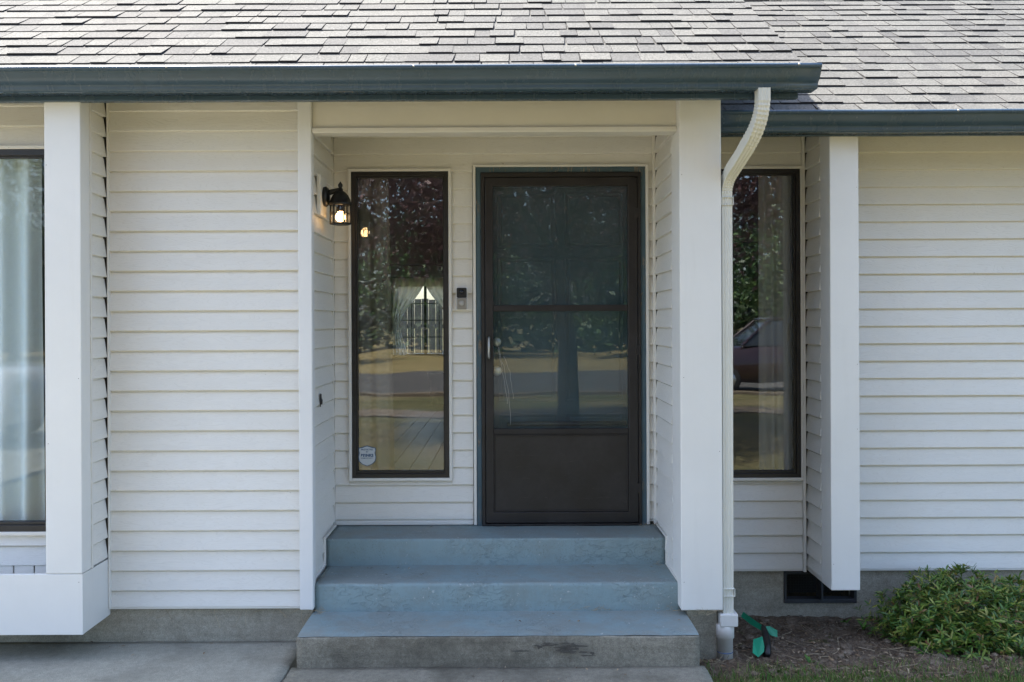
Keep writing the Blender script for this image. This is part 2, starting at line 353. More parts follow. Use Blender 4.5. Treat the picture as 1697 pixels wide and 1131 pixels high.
# planting bed
SOIL=m_ground('bed_soil',[(.3,(.085,.060,.040)),(.55,(.165,.122,.085)),(.75,(.26,.205,.15))],7,70,1.,.015)
def bed_h(x,y):
    t=lawn_h(x,y); e=min(1,max(0,(y-4.12)/.1))
    return t-.012+e*(.02+.016*nz(x,y,1,5)+.014*nz(x,y,4,17)+.006*nz(x,y,7,45))+.02*smooth01((y-4.95)/.15)
tag(grid_mesh('planting_bed',fr(.9,4.4,150),fr(4.08,5.16,60),bed_h,SOIL),kind='structure')

# ------------------------------------------------------------------ the house
YA,YB=4.453,5.115
house=empty('house',(0,5.0,0),'white lap-sided house front with recessed porch, teal gutters and grey shingle roof','house')

# siding boards: one clapboard profile, shared
CH=.1016
prof=[(.0,.0),(-.0160,.0),(-.0190,.0018),(-.0190,.0050),(-.0060,CH-.0085),(-.0016,CH-.0080),(-.0016,CH),(.0,CH)]
_n=len(prof)
bme=bpy.data.meshes.new('siding_board')
bme.from_pydata([(0,y,z) for y,z in prof]+[(1,y,z) for y,z in prof],[],[(i,(i+1)%_n,_n+(i+1)%_n,_n+i) for i in range(_n)]+[tuple(range(_n))[::-1],tuple(range(_n,2*_n))])
bme.materials.append(VINYL); bme.update()
_bm=bmesh.new(); _bm.from_mesh(bme); bmesh.ops.recalc_face_normals(_bm,faces=_bm.faces); _bm.to_mesh(bme); _bm.free()
def board(parent,a,b,plane,z,h=CH,face='F'):
    """a..b along the wall; plane = coordinate of the back of the board"""
    S=Matrix.Diagonal((b-a,1,h/CH,1)); jit=random.uniform(-.0007,.0007); tilt=Matrix.Rotation(random.uniform(-.0003,.0003),4,'Y')
    if face=='F': M=Matrix.Translation((a,plane+jit,z))
    elif face=='R': M=Matrix.Translation((plane+jit,a,z))@Matrix.Rotation(R(90),4,'Z')
    else: M=Matrix.Translation((plane+jit,b,z))@Matrix.Rotation(R(-90),4,'Z')
    inst('siding_board',bme,parent,M@tilt@S)
def clad(parent,a,b,plane,z0,z1,first,face='F',holes=(),g=0.0):
    """lap boards with butts at first + k*CH between z0 and z1, cut round the holes (a0,a1,z0,z1)"""
    k=math.floor((z0-first)/CH)-1
    z=first+k*CH
    while z<z1-.004:
        lo,hi=max(z,z0),min(z+CH,z1)
        if hi-lo>.012:
            segs=[(a,b)]
            for h in holes:
                if lo<h[3] and hi>h[2]:
                    segs=[q for s in segs for q in ((s[0],min(s[1],h[0])),(max(s[0],h[1]),s[1])) if q[1]-q[0]>.01]
                    if h[2]-lo>.01: board(parent,max(a,h[0]),min(b,h[1]),plane,lo,h[2]-lo,face)
                    if hi-h[3]>.01: board(parent,max(a,h[0]),min(b,h[1]),plane,h[3],hi-h[3],face)
            for s in segs: board(parent,s[0],s[1],plane,lo,hi-lo,face)
        z+=CH

# front wall, left of the porch, with the big window
wA=boxes('front_wall',[(-6,-3.95,YA+.013,4.56,.1675,2.98),(-2.2,-1.062,YA+.013,4.56,.1675,2.98),(-3.95,-2.2,YA+.013,4.56,.1675,.575),(-3.95,-2.2,YA+.013,4.56,2.5,2.98)],DARK,house)
clad(wA,-2.027,-1.05,YA+.013,.176,2.95,.26)
box('starter_strip',-2.027,-1.05,YA-.004,YA+.012,.166,.176,JCH,wA,.002)
box('corner_channel',-2.027,-2.019,YA-.018,YA+.012,.17,2.85,JCH,wA,.002)
clad(wA,-4.3,-2.2,YA+.013,.39,2.95,.39,holes=[(-3.97,-2.2,.548,2.523)])
for i in range(16):
    x=-2.2-.105*(i+1); box('vertical_plank',x+.003,x+.102,YA-.002,YA+.012,.13,.389,VINYL,wA,.003)
# recessed wall with door and two narrow windows
HOL=[(-.926,-.323,.694,2.517),(-.2,.83,.43,2.535)]
wB=boxes('recessed_wall',[(-1.2,-.90,YB+.013,5.24,.40,2.98),(-.34,-.15,YB+.013,5.24,.40,2.98),(.785,1.149,YB+.013,5.24,.1575,2.98),(-.9,-.34,YB+.013,5.24,.40,.716),(-.9,-.34,YB+.013,5.24,2.494,2.98),
  (-.15,.785,YB+.013,5.24,2.49,2.98),(1.149,1.709,YB+.013,5.24,.1575,.720),(1.149,1.709,YB+.013,5.24,2.502,2.98),(1.709,5.5,YB+.013,5.24,.1575,2.98)],DARK,house)
clad(wB,-1.008,.862,YB+.013,.452,2.85,.162,holes=HOL)
box('starter_strip',-1.008,-.2,YB-.006,YB+.012,.436,.452,JCH,wB,.002)
box('corner_channel',-1.028,-1.010,YB-.022,YB+.012,.437,2.80,JCH,wB,.002)
box('corner_channel',.853,.869,YB-.022,YB-.002,.437,2.80,JCH,wB,.002)
W2=(1.118,1.738,.686,2.523)
clad(wB,1.06,1.722,YB+.013,.166,2.85,.162,holes=[W2]); clad(wB,1.91,5.5,YB+.013,.166,2.85,.162)
box('starter_strip',1.06,1.722,YB-.004,YB+.012,.156,.166,JCH,wB,.002); box('starter_strip',1.905,5.5,YB-.004,YB+.012,.156,.166,JCH,wB,.002)
box('corner_channel',1.7225,1.739,YB-.022,YB+.012,.155,2.80,JCH,wB,.002)
# side walls of the porch and of the wing walls
sL=box('porch_side_wall',-1.06,-1.021,4.50,5.115,.13,2.98,DARK,house,0)
clad(sL,4.492,5.086,-1.0205,.20,2.85,.162,'R')
sR=box('porch_side_wall',.881,.98,4.585,5.115,.13,2.98,DARK,house,0)
clad(sR,4.592,5.105,.8805,.20,2.85,.162,'L')
fL=box('wing_wall',-2.19,-2.048,4.25,YA+.013,.425,2.86,DARK,house,0)
clad(fL,4.264,4.439,-2.0475,.43,2.86,.33,'R')
box('wing_post',-2.203,-2.03,4.171,4.2645,.4255,2.78,WRAP,fL,.004)
box('side_trim',-2.06,-2.026,4.2655,4.281,.4255,2.78,JCH,fL,.002)
fR=box('wing_wall',1.760,1.895,4.86,YB+.013,.166,2.80,DARK,house,0)
clad(fR,4.872,5.111,1.7595,.19,2.80,.162,'L')
box('wing_post',1.746,1.902,4.723,4.8705,.161,2.72,WRAP,fR,.004)
boxes('bottom_trim',[(1.747,1.77,4.872,5.11,.163,.19)],JCH,fR,.002)
# skirt under the big window
sk=boxes('window_skirt',[(-4.4,-2.028,4.171,4.191,.135,.424),(-2.05,-2.0285,4.1915,4.465,.1355,.4235),(-4.4,-2.0505,4.1915,4.4525,.1355,.15)],WRAP,house,.002)
# posts and header of the porch
box('side_trim',-1.02,-.999,4.4915,4.508,.17,2.84,JCH,house,.002)
cp=box('corner_post',-1.056,-.986,4.43,4.491,.163,2.86,TRIM,house,.006)
pp=box('porch_post',.866,1.075,4.375,4.5905,.171,2.80,WRAP,house,.005)
hd=box('header_beam',-.9855,.8655,4.452,4.53,2.609,2.90,HEAD,house,.002)
box('header_trim',-.9855,.8655,4.437,4.53,2.581,2.6085,HEAD,hd,.004)
box('porch_ceiling',-1.02,.88,4.53,5.115,2.86,2.88,SHEATH,house,0)
rn=random.Random(3)
NAIL=m_plain('nail_rust',(.16,.12,.09),.7)
for par,x0,x1,y in ((pp,.88,1.06,4.375),(fL,-2.19,-2.045,4.171),(fR,1.76,1.89,4.723)):
    for k in (0,2,3,6): lathe('nail_head',[(.0006,-.0010),(.0018,-.0005),(.002,.0)],(rn.choice((x0,x1))+rn.uniform(-.004,.004),y,.35+k*.33+rn.uniform(-.05,.05)),NAIL,par,8,'Y')
# stair-shaped channel where siding meets the steps
def stair_channel(x0,x1):
    boxes('stair_channel',[(x0,x1,4.795,5.09,.4335,.447),(x0,x1,4.778,4.7945,.289,.447),(x0,x1,4.50,4.777,.289,.302)],JCH,house,.002)
stair_channel(-1.008,-.995); stair_channel(.862,.876)
# broken chip in the left porch siding
chip=mesh('broken_siding_hole',[(-1.006,4.68,1.24),(-1.006,4.715,1.235),(-1.0055,4.72,1.21),(-1.006,4.745,1.20),(-1.006,4.735,1.175),(-1.006,4.70,1.18),(-1.006,4.70,1.165),(-1.006,4.67,1.17),(-1.0055,4.675,1.20)],[tuple(range(9))],BLACK,sL)
chip.location.x=.0055

# foundation
fd=boxes('foundation',[(-6,-.999,4.474,4.62,-.3,.167),(.905,1.055,4.42,5.2,-.3,.169),(1.055,1.617,5.134,5.25,-.3,.157),(1.617,2.043,5.134,5.25,-.3,-.037),(2.043,5.6,5.134,5.25,-.3,.157)],FOUND,house)
vent=ring('foundation_vent',1.618,2.042,-.036,.146,(.014,.014,.022,.012),5.122,5.19,PLASTIC,fd)
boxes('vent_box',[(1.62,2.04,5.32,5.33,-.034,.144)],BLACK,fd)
boxes('vent_divider',[(1.826,1.838,5.10,5.19,-.012,.132)],PLASTIC,fd,.002)
mb=[]
for i in range(26): mb.append((1.634+i*.0155,1.6352+i*.0155,5.20,5.2012,-.014,.134))
for i in range(10): mb.append((1.632,2.03,5.2014,5.2026,-.012+i*.0155,-.0108+i*.0155))
tag(boxes('vent_mesh',mb,BLACK,fd),kind='stuff')

# windows
def window(x0,x1,z0,z1,y,glass,tr=.018,fw=.024):
    w=ring('window',x0,x1,z0,z1,fw,y-.018,y+.07,BRONZE,house,.002)
    ring('sash',x0+fw-.001,x1-fw+.001,z0+fw-.001,z1-fw+.001,(.010,.010,.016,.010),y-.004,y+.03,BRONZE,w,.0015)
    box('pane',x0+fw+.006,x1-fw-.006,z0 and y+.012,y+.016,z0+fw+.01,z1-fw-.006,glass,w,0)
    ring('casing',x0-tr,x1+tr,z0-tr,z1+tr,(tr-.0006,)*4,y-.022,y+.012,JCH,w,.003)
    return w
w1=window(-.905,-.339,.713,2.498,YB,GLASS)
w2=window(1.136,1.711,.705,2.504,YB,GLASS)
w3=window(-3.95,-2.10,.566,2.505,YA,GLASS3,.020,.032)
# door casing, storm door, entry door
dc=ring('door_casing',-.179,.811,.400,2.522,(.030,.029,.0,.032),YB-.012,YB+.12,CASE,house,.003)
boxes('casing_channel',[(-.196,-.1795,YB-.022,YB+.012,.437,2.536),(.8115,.828,YB-.022,YB+.012,.437,2.536),(-.1793,.8113,YB-.022,YB+.012,2.5225,2.536)],JCH,dc,.003)
ring('storm_frame',-.1485,.7815,.420,2.4895,(.021,.018,.015,.027),YB-.024,YB+.03,STORM,dc,.003)
box('threshold',-.148,.781,YB-.03,YB+.06,.4325,.4445,BRONZE,dc,.003)
sdr=ring('storm_door',-.125,.761,.449,2.459,(.046,.056,.064,.05),YB-.030,YB+.004,STORM,house,.004)
box('middle_rail',-.0785,.7045,YB-.026,YB+.002,1.680,1.717,STORM,sdr,.004)
box('lower_rail',-.0785,.7045,YB-.026,YB+.002,.964,.997,STORM,sdr,.004)
box('kick_panel',-.078,.704,YB-.016,YB-.004,.514,.9635,m_kick(),sdr,.003)
ring('kick_bead',-.0785,.7045,.5135,.9635,.010,YB-.022,YB-.0165,STORM,sdr,.002)
box('pane',-.078,.704,YB-.012,YB-.009,1.7175,2.4085,GLASS2,sdr,0)
box('pane',-.078,.704,YB-.008,YB-.005,.9975,1.6795,GLASS2,sdr,0)
hp=box('handle_plate',-.116,-.094,YB-.036,YB-.0305,1.40,1.545,BLACK,sdr,.003)
hv=sweep('handle',[(-.105,YB-.034,1.53),(-.105,YB-.062,1.52),(-.105,YB-.066,1.47),(-.105,YB-.062,1.42),(-.105,YB-.034,1.41)],circ(.0065,8),SILV,sdr,True)
SCR=m_plain('glass_scratch',(.45,.47,.47),.7,var=.1,bump=0)
for a in (((-.062,1.50),(-.02,1.36),(.012,1.20),(.018,1.02)),((-.055,1.46),(-.035,1.38),(-.012,1.26),(.0,1.14)),((-.02,1.42),(.015,1.33),(.03,1.24),(.035,1.17))):
    P=[Vector((q[0],YB-.0092,q[1])) for q in a]; pts=[]
    for i in range(3):
        for k in range(5): pts.append(P[i].lerp(P[i+1],k/5)+Vector((.003*math.sin(i*2+k),0,0)))
    sweep('scratch',pts+[P[3]],circ(.0007,4),SCR,sdr)
boxes('hinge',[(.745,.775,YB-.034,YB-.0305,z,z+.06) for z in (.62,1.42,2.22)],STORM,sdr,.002)
sweep('closer',[(.0,YB+.02,1.02),(.70,YB+.03,1.02)],circ(.014,10),BLACK,sdr,True,(0,0,1))
ed=box('entry_door',-.15,.785,YB+.085,YB+.125,.44,2.49,DOORP,house,.003)
for cx in (.12,.52):
    for z0,z1 in ((.56,1.05),(1.17,1.98),(2.08,2.36)):
        box('door_panel',cx-.15,cx+.15,YB+.079,YB+.0845,z0,z1,DOORP,ed,.005); ring('panel_moulding',cx-.175,cx+.175,z0-.025,z1+.025,.012,YB+.081,YB+.0845,DOORP,ed,.003)
lathe('door_knob',[(.006,0),(.012,.0),(.012,-.02),(.026,-.035),(.03,-.05),(.024,-.064),(.004,-.068)],(-.06,YB+.084,1.33),SILV,ed,16,'Y')
lathe('deadbolt',[(.006,0),(.026,0),(.026,-.012),(.02,-.018),(.003,-.019)],(-.06,YB+.084,1.50),SILV,ed,16,'Y')

# ------------------------------------------------------------------ roofs
TP=.655; CP=1/math.sqrt(1+TP*TP); SP=TP*CP; EXPO=.1435
def roof(xa,xb,yref,zref,yeave,xvis):
    """plane z = zref + TP (y - yref); shingle butts at yref + k EXPO CP"""
    zz=lambda y: zref+TP*(y-yref)-.014
    yr=9.6
    d=mesh('roof',[(x,y,zz(y)-o) for o in (0,.03) for x,y in ((xa,yeave+.02),(xb-.012,yeave+.02),(xb-.012,yr),(xa,yr))]+
      [(x,y,zz(2*yr-y)-o) for o in (0,.03) for x,y in ((xa,yr+.001),(xb-.012,yr+.001),(xb-.012,15.2),(xa,15.2))],
      [(0,1,2,3),(7,6,5,4),(0,4,5,1),(1,5,6,2),(3,2,6,7),(0,3,7,4),(8,9,10,11),(15,14,13,12),(8,12,13,9),(9,13,14,10),(11,10,14,15),(8,11,15,12)],[SHIN,SHEATH],house,
      mi=[0,1,1,1,1,1,0,1,1,1,1,1])
    return d
# unit shingle tabs: x 0..1, y up the slope (0 = butt), z off the deck; two slants, butt face and sides bare asphalt
def tab_mesh(sl,sr):
    me=bpy.data.meshes.new('shingle')
    v=[(0+sl,0,0),(1+sr,0,0),(1,1,-.9),(0,1,-.9),(0+sl,0,1),(1+sr,0,1),(1,1,.1),(0,1,.1)]
    me.from_pydata(v,[],[(0,1,5,4),(4,5,6,7),(1,2,6,5),(3,0,4,7),(2,3,7,6)])
    me.materials.append(SHIN); me.materials.append(ASPH); me.polygons.foreach_set('material_index',[1,0,1,1,1]); me.update(); return me
TABS=[tab_mesh(a,b) for a,b in ((0,0),(.03,-.03),(-.02,.02),(.0,-.05),(.05,.0))]
UV=Matrix(((1,0,0,0),(0,CP,-SP,0),(0,SP,CP,0),(0,0,0,1)))
def shingles(parent,xa,xb,yref,zref,kmin,kmax,vis,sd):
    rr=random.Random(sd); out=[]
    for k in range(kmin,kmax):
        y0=yref+k*EXPO*CP; z0=zref+TP*(y0-yref)-.010/CP; x=xa-rr.uniform(0,.25)
        wob=rr.uniform(0,6)
        while x<xb:
            r=rr.random(); w=rr.uniform(.075,.15) if r<.75 else rr.uniform(.16,.24)
            thick=rr.random()<.38; gap=rr.choice((.0,.0,.002,.0035))
            a,b=max(x,xa),min(x+w,xb)
            if b-a>.03:
                th=(.0125 if thick else .0085)*rr.uniform(.85,1.15); dy=.0022*math.sin(wob+x*2.1)+rr.uniform(-.0006,.0006)
                M=Matrix.Translation((a,y0+dy*CP,z0+dy*SP))@UV@Matrix.Diagonal((b-a-gap,EXPO+.035,th,1))@Matrix.Rotation(rr.uniform(-.0,.0),4,'Z')
                out.append((M,rr.randrange(len(TABS)),vis(a,b,y0,z0)))
            x+=w
    return out
def place_shingles(parent,tabs,keep):
    vv=[];ff=[];mi=[]
    for i,(M,k,s) in enumerate(tabs):
        if i in keep: inst('shingle',TABS[k],parent,M)
        else:
            n=len(vv); me=TABS[k]; vv += [M@u.co for u in me.vertices]
            for p in me.polygons: ff.append(tuple(n+q for q in p.vertices)); mi.append(p.material_index)
    tag(mesh('far_shingles',vv,ff,[SHIN,ASPH],parent,mi=mi),kind='stuff')
def vis(a,b,y,z):
    u0,u1=840+1450*a/y,840+1450*b/y; v=535-1450*(z-CAM_Z)/y
    u0,u1=max(0,u0),min(1697,u1)
    return 0 if u1-u0<4 or v<-2 else (u1-u0)*1450*EXPO/(y*y)
rL=roof(-6.5,1.412,4.18,2.869,4.06,0); rR=roof(1.085,6.5,4.73,2.799,4.61,0)
tL=shingles(rL,-6.5,1.412,4.18,2.869,-1,34,vis,3)
def visR(a,b,y,z):
    if b<1.5*y/4.5 and y>4.9: return 0
    return vis(a,b,y,z)
tR=shingles(rR,1.085,6.5,4.73,2.799,-1,34,visR,5)
rank=sorted([(s,0,i) for i,(M,k,s) in enumerate(tL)]+[(s,1,i) for i,(M,k,s) in enumerate(tR)],reverse=True)[:300]
place_shingles(rL,tL,{i for s,q,i in rank if q==0 and s>0}); place_shingles(rR,tR,{i for s,q,i in rank if q==1 and s>0})
box('rake_board',1.36,1.386,4.19,9.6,0,.1,TEAL,house,0)
rk=bpy.data.objects['rake_board']
for v in rk.data.vertices: v.co.z += 2.869+TP*(v.co.y-4.18)-.16
box('gable_wall',1.05,1.083,4.6,9.6,2.5,5.8,VINYL,house,0)
for v in bpy.data.objects['gable_wall'].data.vertices:
    if v.co.z>4: v.co.z=2.869+TP*(v.co.y-4.18)-.06
# fascia and gutters
box('fascia',-6.5,1.387,4.15,4.188,2.674,2.832,TEAL,house,.003)
box('fascia',1.078,6.5,4.70,4.7225,2.610,2.762,TEAL,house,.003)
def gutter(xa,xb,yf,ztop,ends):
    k=[(0,-.004),(0,-.098),(-.072,-.100),(-.0775,-.095),(-.080,-.084),(-.080,-.076),(-.086,-.071),(-.097,-.062),(-.107,-.048),(-.114,-.034),(-.1185,-.024),(-.120,-.0185),(-.1285,-.0175),(-.1325,-.012),(-.1325,-.006),(-.129,-.001),(-.123,.0005),(-.116,-.001)]
    P=[(yf+a*1.16,ztop+b) for a,b in k]; n=len(P); N=40; v=[];f=[]
    for i in range(N+1):
        x=xa+(xb-xa)*i/N; w=.0018*nz(x,yf,0,1.7)
        v += [(x,y,z+w) for y,z in P]
    for i in range(N):
        for j in range(n-1): f.append((i*n+j,i*n+j+1,(i+1)*n+j+1,(i+1)*n+j))
    g=mesh('gutter',v,f,TEAL,house,True)
    s=g.modifiers.new('thick','SOLIDIFY'); s.thickness=.0015
    for e in ends:
        q=[(y,z) for y,z in P[:13]]+[(yf,ztop-.004)]
        c=extrude_x('end_cap',q,e-.0012,e+.0012,TEAL,g); fixn(c)
    return g
gL=gutter(-6.5,1.445,4.149,2.796,[1.4465]); gR=gutter(1.09,6.5,4.699,2.714,[])
for g,xs,yf,z in ((gL,(-1.55,-.42,.32,1.34),4.149,2.79),(gR,(2.35,3.2),4.699,2.708)):
    for x in xs: lathe('gutter_screw',[(.001,-.004),(.0055,-.003),(.0055,0),(.003,.004)],(x,yf-.153,z),SILV,g,8,'Y')
# sloped soffits
for xa,xb,yr,zr,y0,y1 in ((-6.5,1.38,4.18,2.869,4.19,4.60),(1.09,6.5,4.73,2.799,4.725,5.2)):
    z=lambda y: zr+TP*(y-yr)-.06
    mesh('soffit',[(xa,y0,z(y0)),(xb,y0,z(y0)),(xb,y1,z(y1)),(xa,y1,z(y1))],[(3,2,1,0)],SHEATH,house)
# downspout
def ribbed(w,d):
    s=[]
    for i in range(13): s.append((-w/2+w*i/12, -d/2+(.0022 if i in (2,3,6,9,10) else 0)))
    s += [(w/2,-d/2+.004),(w/2,d/2-.004),(w/2-.003,d/2),(-w/2+.003,d/2),(-w/2,d/2-.004),(-w/2,-d/2+.004)]
    return s
pts=[(1.198,4.085,2.700),(1.198,4.087,2.655)]; rad=[1.06,1.06]
Bz=lambda p,q,r,t: Vector(p)*(1-t)**2+Vector(q)*2*t*(1-t)+Vector(r)*t*t
for i in range(1,23):
    pts.append(Bz((1.198,4.087,2.655),(1.198,4.098,2.55),(1.166,4.20,2.475),i/22)); rad.append(1.05+(.045 if i%2 else -.04))
pts.append((1.165,4.205,2.471)); rad.append(1.08); pts.append((1.150,4.255,2.432)); rad.append(1.02); pts.append((1.124,4.345,2.372)); rad.append(1.02)
for i in range(1,17):
    pts.append(Bz((1.124,4.345,2.372),(1.108,4.415,2.335),(1.108,4.425,2.26),i/16)); rad.append(.99+(.045 if i%2 else -.04))
dsec=[(a,-b) for a,b in ribbed(.052,.066)]
ds=sweep('downspout',pts,dsec,DSP,house,False,(1,0,0),rad)
sweep('straight_pipe',[(1.108,4.425,2.262),(1.108,4.425,1.5),(1.107,4.425,.8),(1.106,4.425,.15)],dsec,DSP,ds,False)
for z in (2.20,.235): ring('strap',1.078,1.139,0,.04,.003,4.385,4.46,DSP,ds,.001).location=(0,0,z)
box('pipe_adapter',1.062,1.152,4.378,4.468,.085,.150,PVC,ds,.006)
lathe('drain_pipe',[(.040,-.2),(.040,.02),(.046,.022),(.0465,.085),(.043,.09),(.02,.09)],(1.095,4.425,0),PVC,ds,24)
BLUE=m_plain('blue_marking',(.05,.12,.28),.7)
lathe('pipe_marking',[(.0404,-.052),(.0404,-.048)],(1.095,4.425,0),BLUE,ds,24)

# interior seen through the glass
WOOD=m_plain('laminate_floor',(.045,.034,.026),.46,var=.35,scale=9,bump=.05); IWALL=m_plain('interior_wall',(.30,.285,.26),.9,var=.08,bump=0); ICEIL=m_plain('interior_ceiling',(.35,.34,.32),.9,var=.05,bump=0)
fl=boxes('interior_floor',[(-6,5.4,5.25,13.2,.30,.455),(-6,-1.07,4.57,5.25,.30,.455)],DARK,house)
for i in range(18):
    box('floor_plank',-2.9+.152*i+.0015,-2.9+.152*(i+1)-.0015,5.25,13.0,.4555,.466,WOOD,fl,.0015)
boxes('floor_field',[(-6,-2.902,5.25,13.0,.456,.465),(-6,-1.07,4.6,5.249,.456,.465),(-.16,5.4,5.25,13.0,.456,.465)],WOOD,fl)
boxes('interior_wall',[(-6,-5.9,4.57,13.2,.46,2.8),(5.3,5.4,5.25,13.2,.46,2.8),(.86,.96,5.25,13.0,.46,2.8),(-2.05,-1.95,5.25,8.2,.46,2.8),(-1.12,-1.065,4.57,5.25,.46,2.8),(-6,-1.66,13.0,13.2,.46,2.8),(-.76,5.4,13.0,13.2,.46,2.8),(-1.66,-.76,13.0,13.2,.46,1.12),(-1.66,-.76,13.0,13.2,2.20,2.8)],IWALL,house)
boxes('interior_ceiling',[(-6,5.4,5.25,13.2,2.8,2.85),(-6,-1.07,4.57,5.25,2.8,2.85)],ICEIL,house)
boxes('interior_header',[(-6,.86,8.6,8.8,2.19,2.8)],IWALL,house)
bw=ring('back_window',-1.66,-.76,1.12,2.20,.04,12.97,13.1,TRIM,house,.004)
box('pane',-1.622,-.798,13.035,13.039,1.158,2.162,GLASS,bw,0)
boxes('window_grille',[(-1.23,-1.19,12.99,13.02,1.16,2.16)]+[(x,x+.012,12.995,13.01,1.16,2.16) for x in (-1.42,-1.01)]+[(-1.62,-.8,12.992,13.012,z,z+.012) for z in (1.4,1.65,1.9)],BLACK,bw)
# ------------------------------------------------------------------ steps
def step_block(name,x0,x1,y0,y1,zt,zb,r,m,parent,seed,amp=.004,sub=.03):
    P=[(y0,zb+(zt-r-zb)*i/6) for i in range(7)]+[(y0+r-r*math.cos(a),zt-r+r*math.sin(a)) for a in (R(22),R(45),R(68),R(90))]+[(y0+r+(y1-y0-r)*i/8,zt) for i in range(1,9)]
    n=len(P); nx=int((x1-x0)/sub); v=[];f=[]
    for i in range(nx+1):
        x=x0+(x1-x0)*i/nx
        for y,z in P:
            d=amp*(nz(x,y+seed,z,4)+.5*nz(x,y+seed,z,13)); v.append((x,y+d,z+d*.5 if z>zb+.01 else z))
    for i in range(nx):
        for j in range(n-1): f.append((i*n+j,(i+1)*n+j,(i+1)*n+j+1,i*n+j+1))
    for e in (0,nx):
        b=len(v); v.append((x0 if e==0 else x1,y1,zb)); q=tuple(e*n+j for j in range(n))+(b,); f.append(q if e else q[::-1])
    return fixn(mesh(name,v,f,m,parent,True))
st=empty('concrete_steps',(-.05,4.5,0),'three concrete steps painted blue-grey, bare grey bottom riser, leading up to the door','steps')
step_block('step',-.999,.869,4.801,5.16,.431,.1,.012,STEP,st,3)
step_block('step',-.984,.888,4.464,5.0,.286,.05,.016,STEP,st,7)
s1=step_block('step',-.996,.900,4.118,4.8,.137,-.1,.008,RISER,st,11,.006); s1['label']='bare grey concrete bottom step with painted tread'
def tread_paint(x0,x1,y0,y1,z,seed):
    nx,ny=70,10; v=[];f=[]
    for j in range(ny+1):
        for i in range(nx+1):
            x=x0+(x1-x0)*i/nx; y=y0+(y1-y0)*j/ny
            if j==0: y+=.004*nz(x,seed,0,14)+.003*nz(x,seed,0,45)
            v.append((x,y,z+.0035*nz(x,y,seed,5)-(.004 if j==0 else 0)))
    f=[(j*(nx+1)+i,j*(nx+1)+i+1,(j+1)*(nx+1)+i+1,(j+1)*(nx+1)+i) for j in range(ny) for i in range(nx)]
    return mesh('painted_tread',v,f,STEP,s1,True)
tread_paint(-.994,.898,4.121,4.47,.1435,5)
PATCH=m_plain('tar_stain',(.085,.076,.062),.9,var=.5,scale=30,bump=.4)
def blot(name,cx,cz,rx,rz,y,seed,parent,m):
    n=40; v=[(cx,y,cz)]
    for i in range(n):
        a=2*math.pi*i/n; k=1+.7*nz(math.cos(a),math.sin(a),seed,1.6)+.5*nz(math.cos(a),math.sin(a),seed+4,5); v.append((cx+rx*k*math.cos(a),y,cz+rz*k*math.sin(a)))
    return mesh(name,v,[(0,(i%n)+1,((i+1)%n)+1) for i in range(n)][::1],m,parent)
rs=random.Random(12)
for k in range(26):
    u=rs.gauss(.24,.075); blot('dark_stain',u,.075+.03*math.cos((u-.2)*9)+rs.uniform(-.03,.012),rs.uniform(.008,.04),rs.uniform(.002,.007),4.1095-.0001*k,k*1.7,s1,PATCH)

# ------------------------------------------------------------------ objects on the house
# doorbell
db=empty('doorbell',(-.262,YB-.02,1.69),'small black and silver video doorbell between the narrow window and the door','doorbell')
box('bracket',-.294,-.230,YB-.012,YB+.006,1.690,1.821,TRIM,db,.003)
box('camera_half',-.291,-.233,YB-.036,YB-.0122,1.762,1.818,BLACK,db,.005)
box('button_half',-.291,-.233,YB-.036,YB-.0122,1.693,1.7615,m_plain('doorbell_nickel',(.30,.285,.26),.35,.5),db,.005)
lathe('lens',[(.002,-.006),(.012,-.004),(.014,0)],(-.262,YB-.0362,1.795),m_plain('lens_glass',(.01,.012,.02),.1),db,16,'Y')
lathe('button',[(.002,-.0035),(.014,-.003),(.0155,0)],(-.262,YB-.0362,1.730),m_plain('button_grey',(.42,.41,.39),.35),db,20,'Y')
# security sticker
stk=empty('security_sticker',(-.814,YB+.01,.79),'small white and blue shield sticker low on the narrow window beside the door','sticker')
def shield(name,cx,cz,k,y,m):
    h=[(-.048,.050),(-.030,.052),(-.015,.058),(0,.062),(.015,.058),(.030,.052),(.048,.050),(.052,.038),(.047,.02),(.053,-.005),(.048,-.03),(.03,-.048),(0,-.06),(-.03,-.048),(-.048,-.03),(-.053,-.005),(-.047,.02),(-.052,.038)]
    return mesh(name,[(cx+a*k,y,cz+b*k) for a,b in h],[tuple(range(len(h)))],m,stk)
STB=m_plain('sticker_blue',(.035,.09,.19),.4,bump=0,var=.05); STW=m_plain('sticker_white',(.52,.56,.58),.4,bump=0,var=.05)
SX,SZ=-.822,.836
shield('border',SX,SZ,1.0,YB+.0112,STB); shield('backing',SX,SZ,.92,YB+.0107,STW)
def text(name,body,size,x,y,z,m,parent,bold=0):
    c=bpy.data.curves.new(name,'FONT'); c.body=body; c.size=size; c.align_x='CENTER'; c.align_y='CENTER'; c.offset=bold
    t=bpy.data.objects.new(name,c); dg=bpy.context.evaluated_depsgraph_get(); me=bpy.data.meshes.new_from_object(t.evaluated_get(dg) if False else t)
    me.materials.clear(); me.materials.append(m)
    o=bpy.data.objects.new(name,me); link(o,parent); o.matrix_basis=Matrix.Translation((x,y,z))@Matrix.Rotation(R(90),4,'X'); return o
text('lettering','PROTECTED',.0125,SX,YB+.0102,SZ+.038,STB,stk,.0004); text('lettering','BY',.011,SX,YB+.0102,SZ+.025,STB,stk,.0003)
text('lettering','BRINKS',.022,SX,YB+.0102,SZ+.004,STB,stk,.0012); text('lettering','HOME SECURITY',.0095,SX,YB+.0102,SZ-.012,STB,stk,.0002)
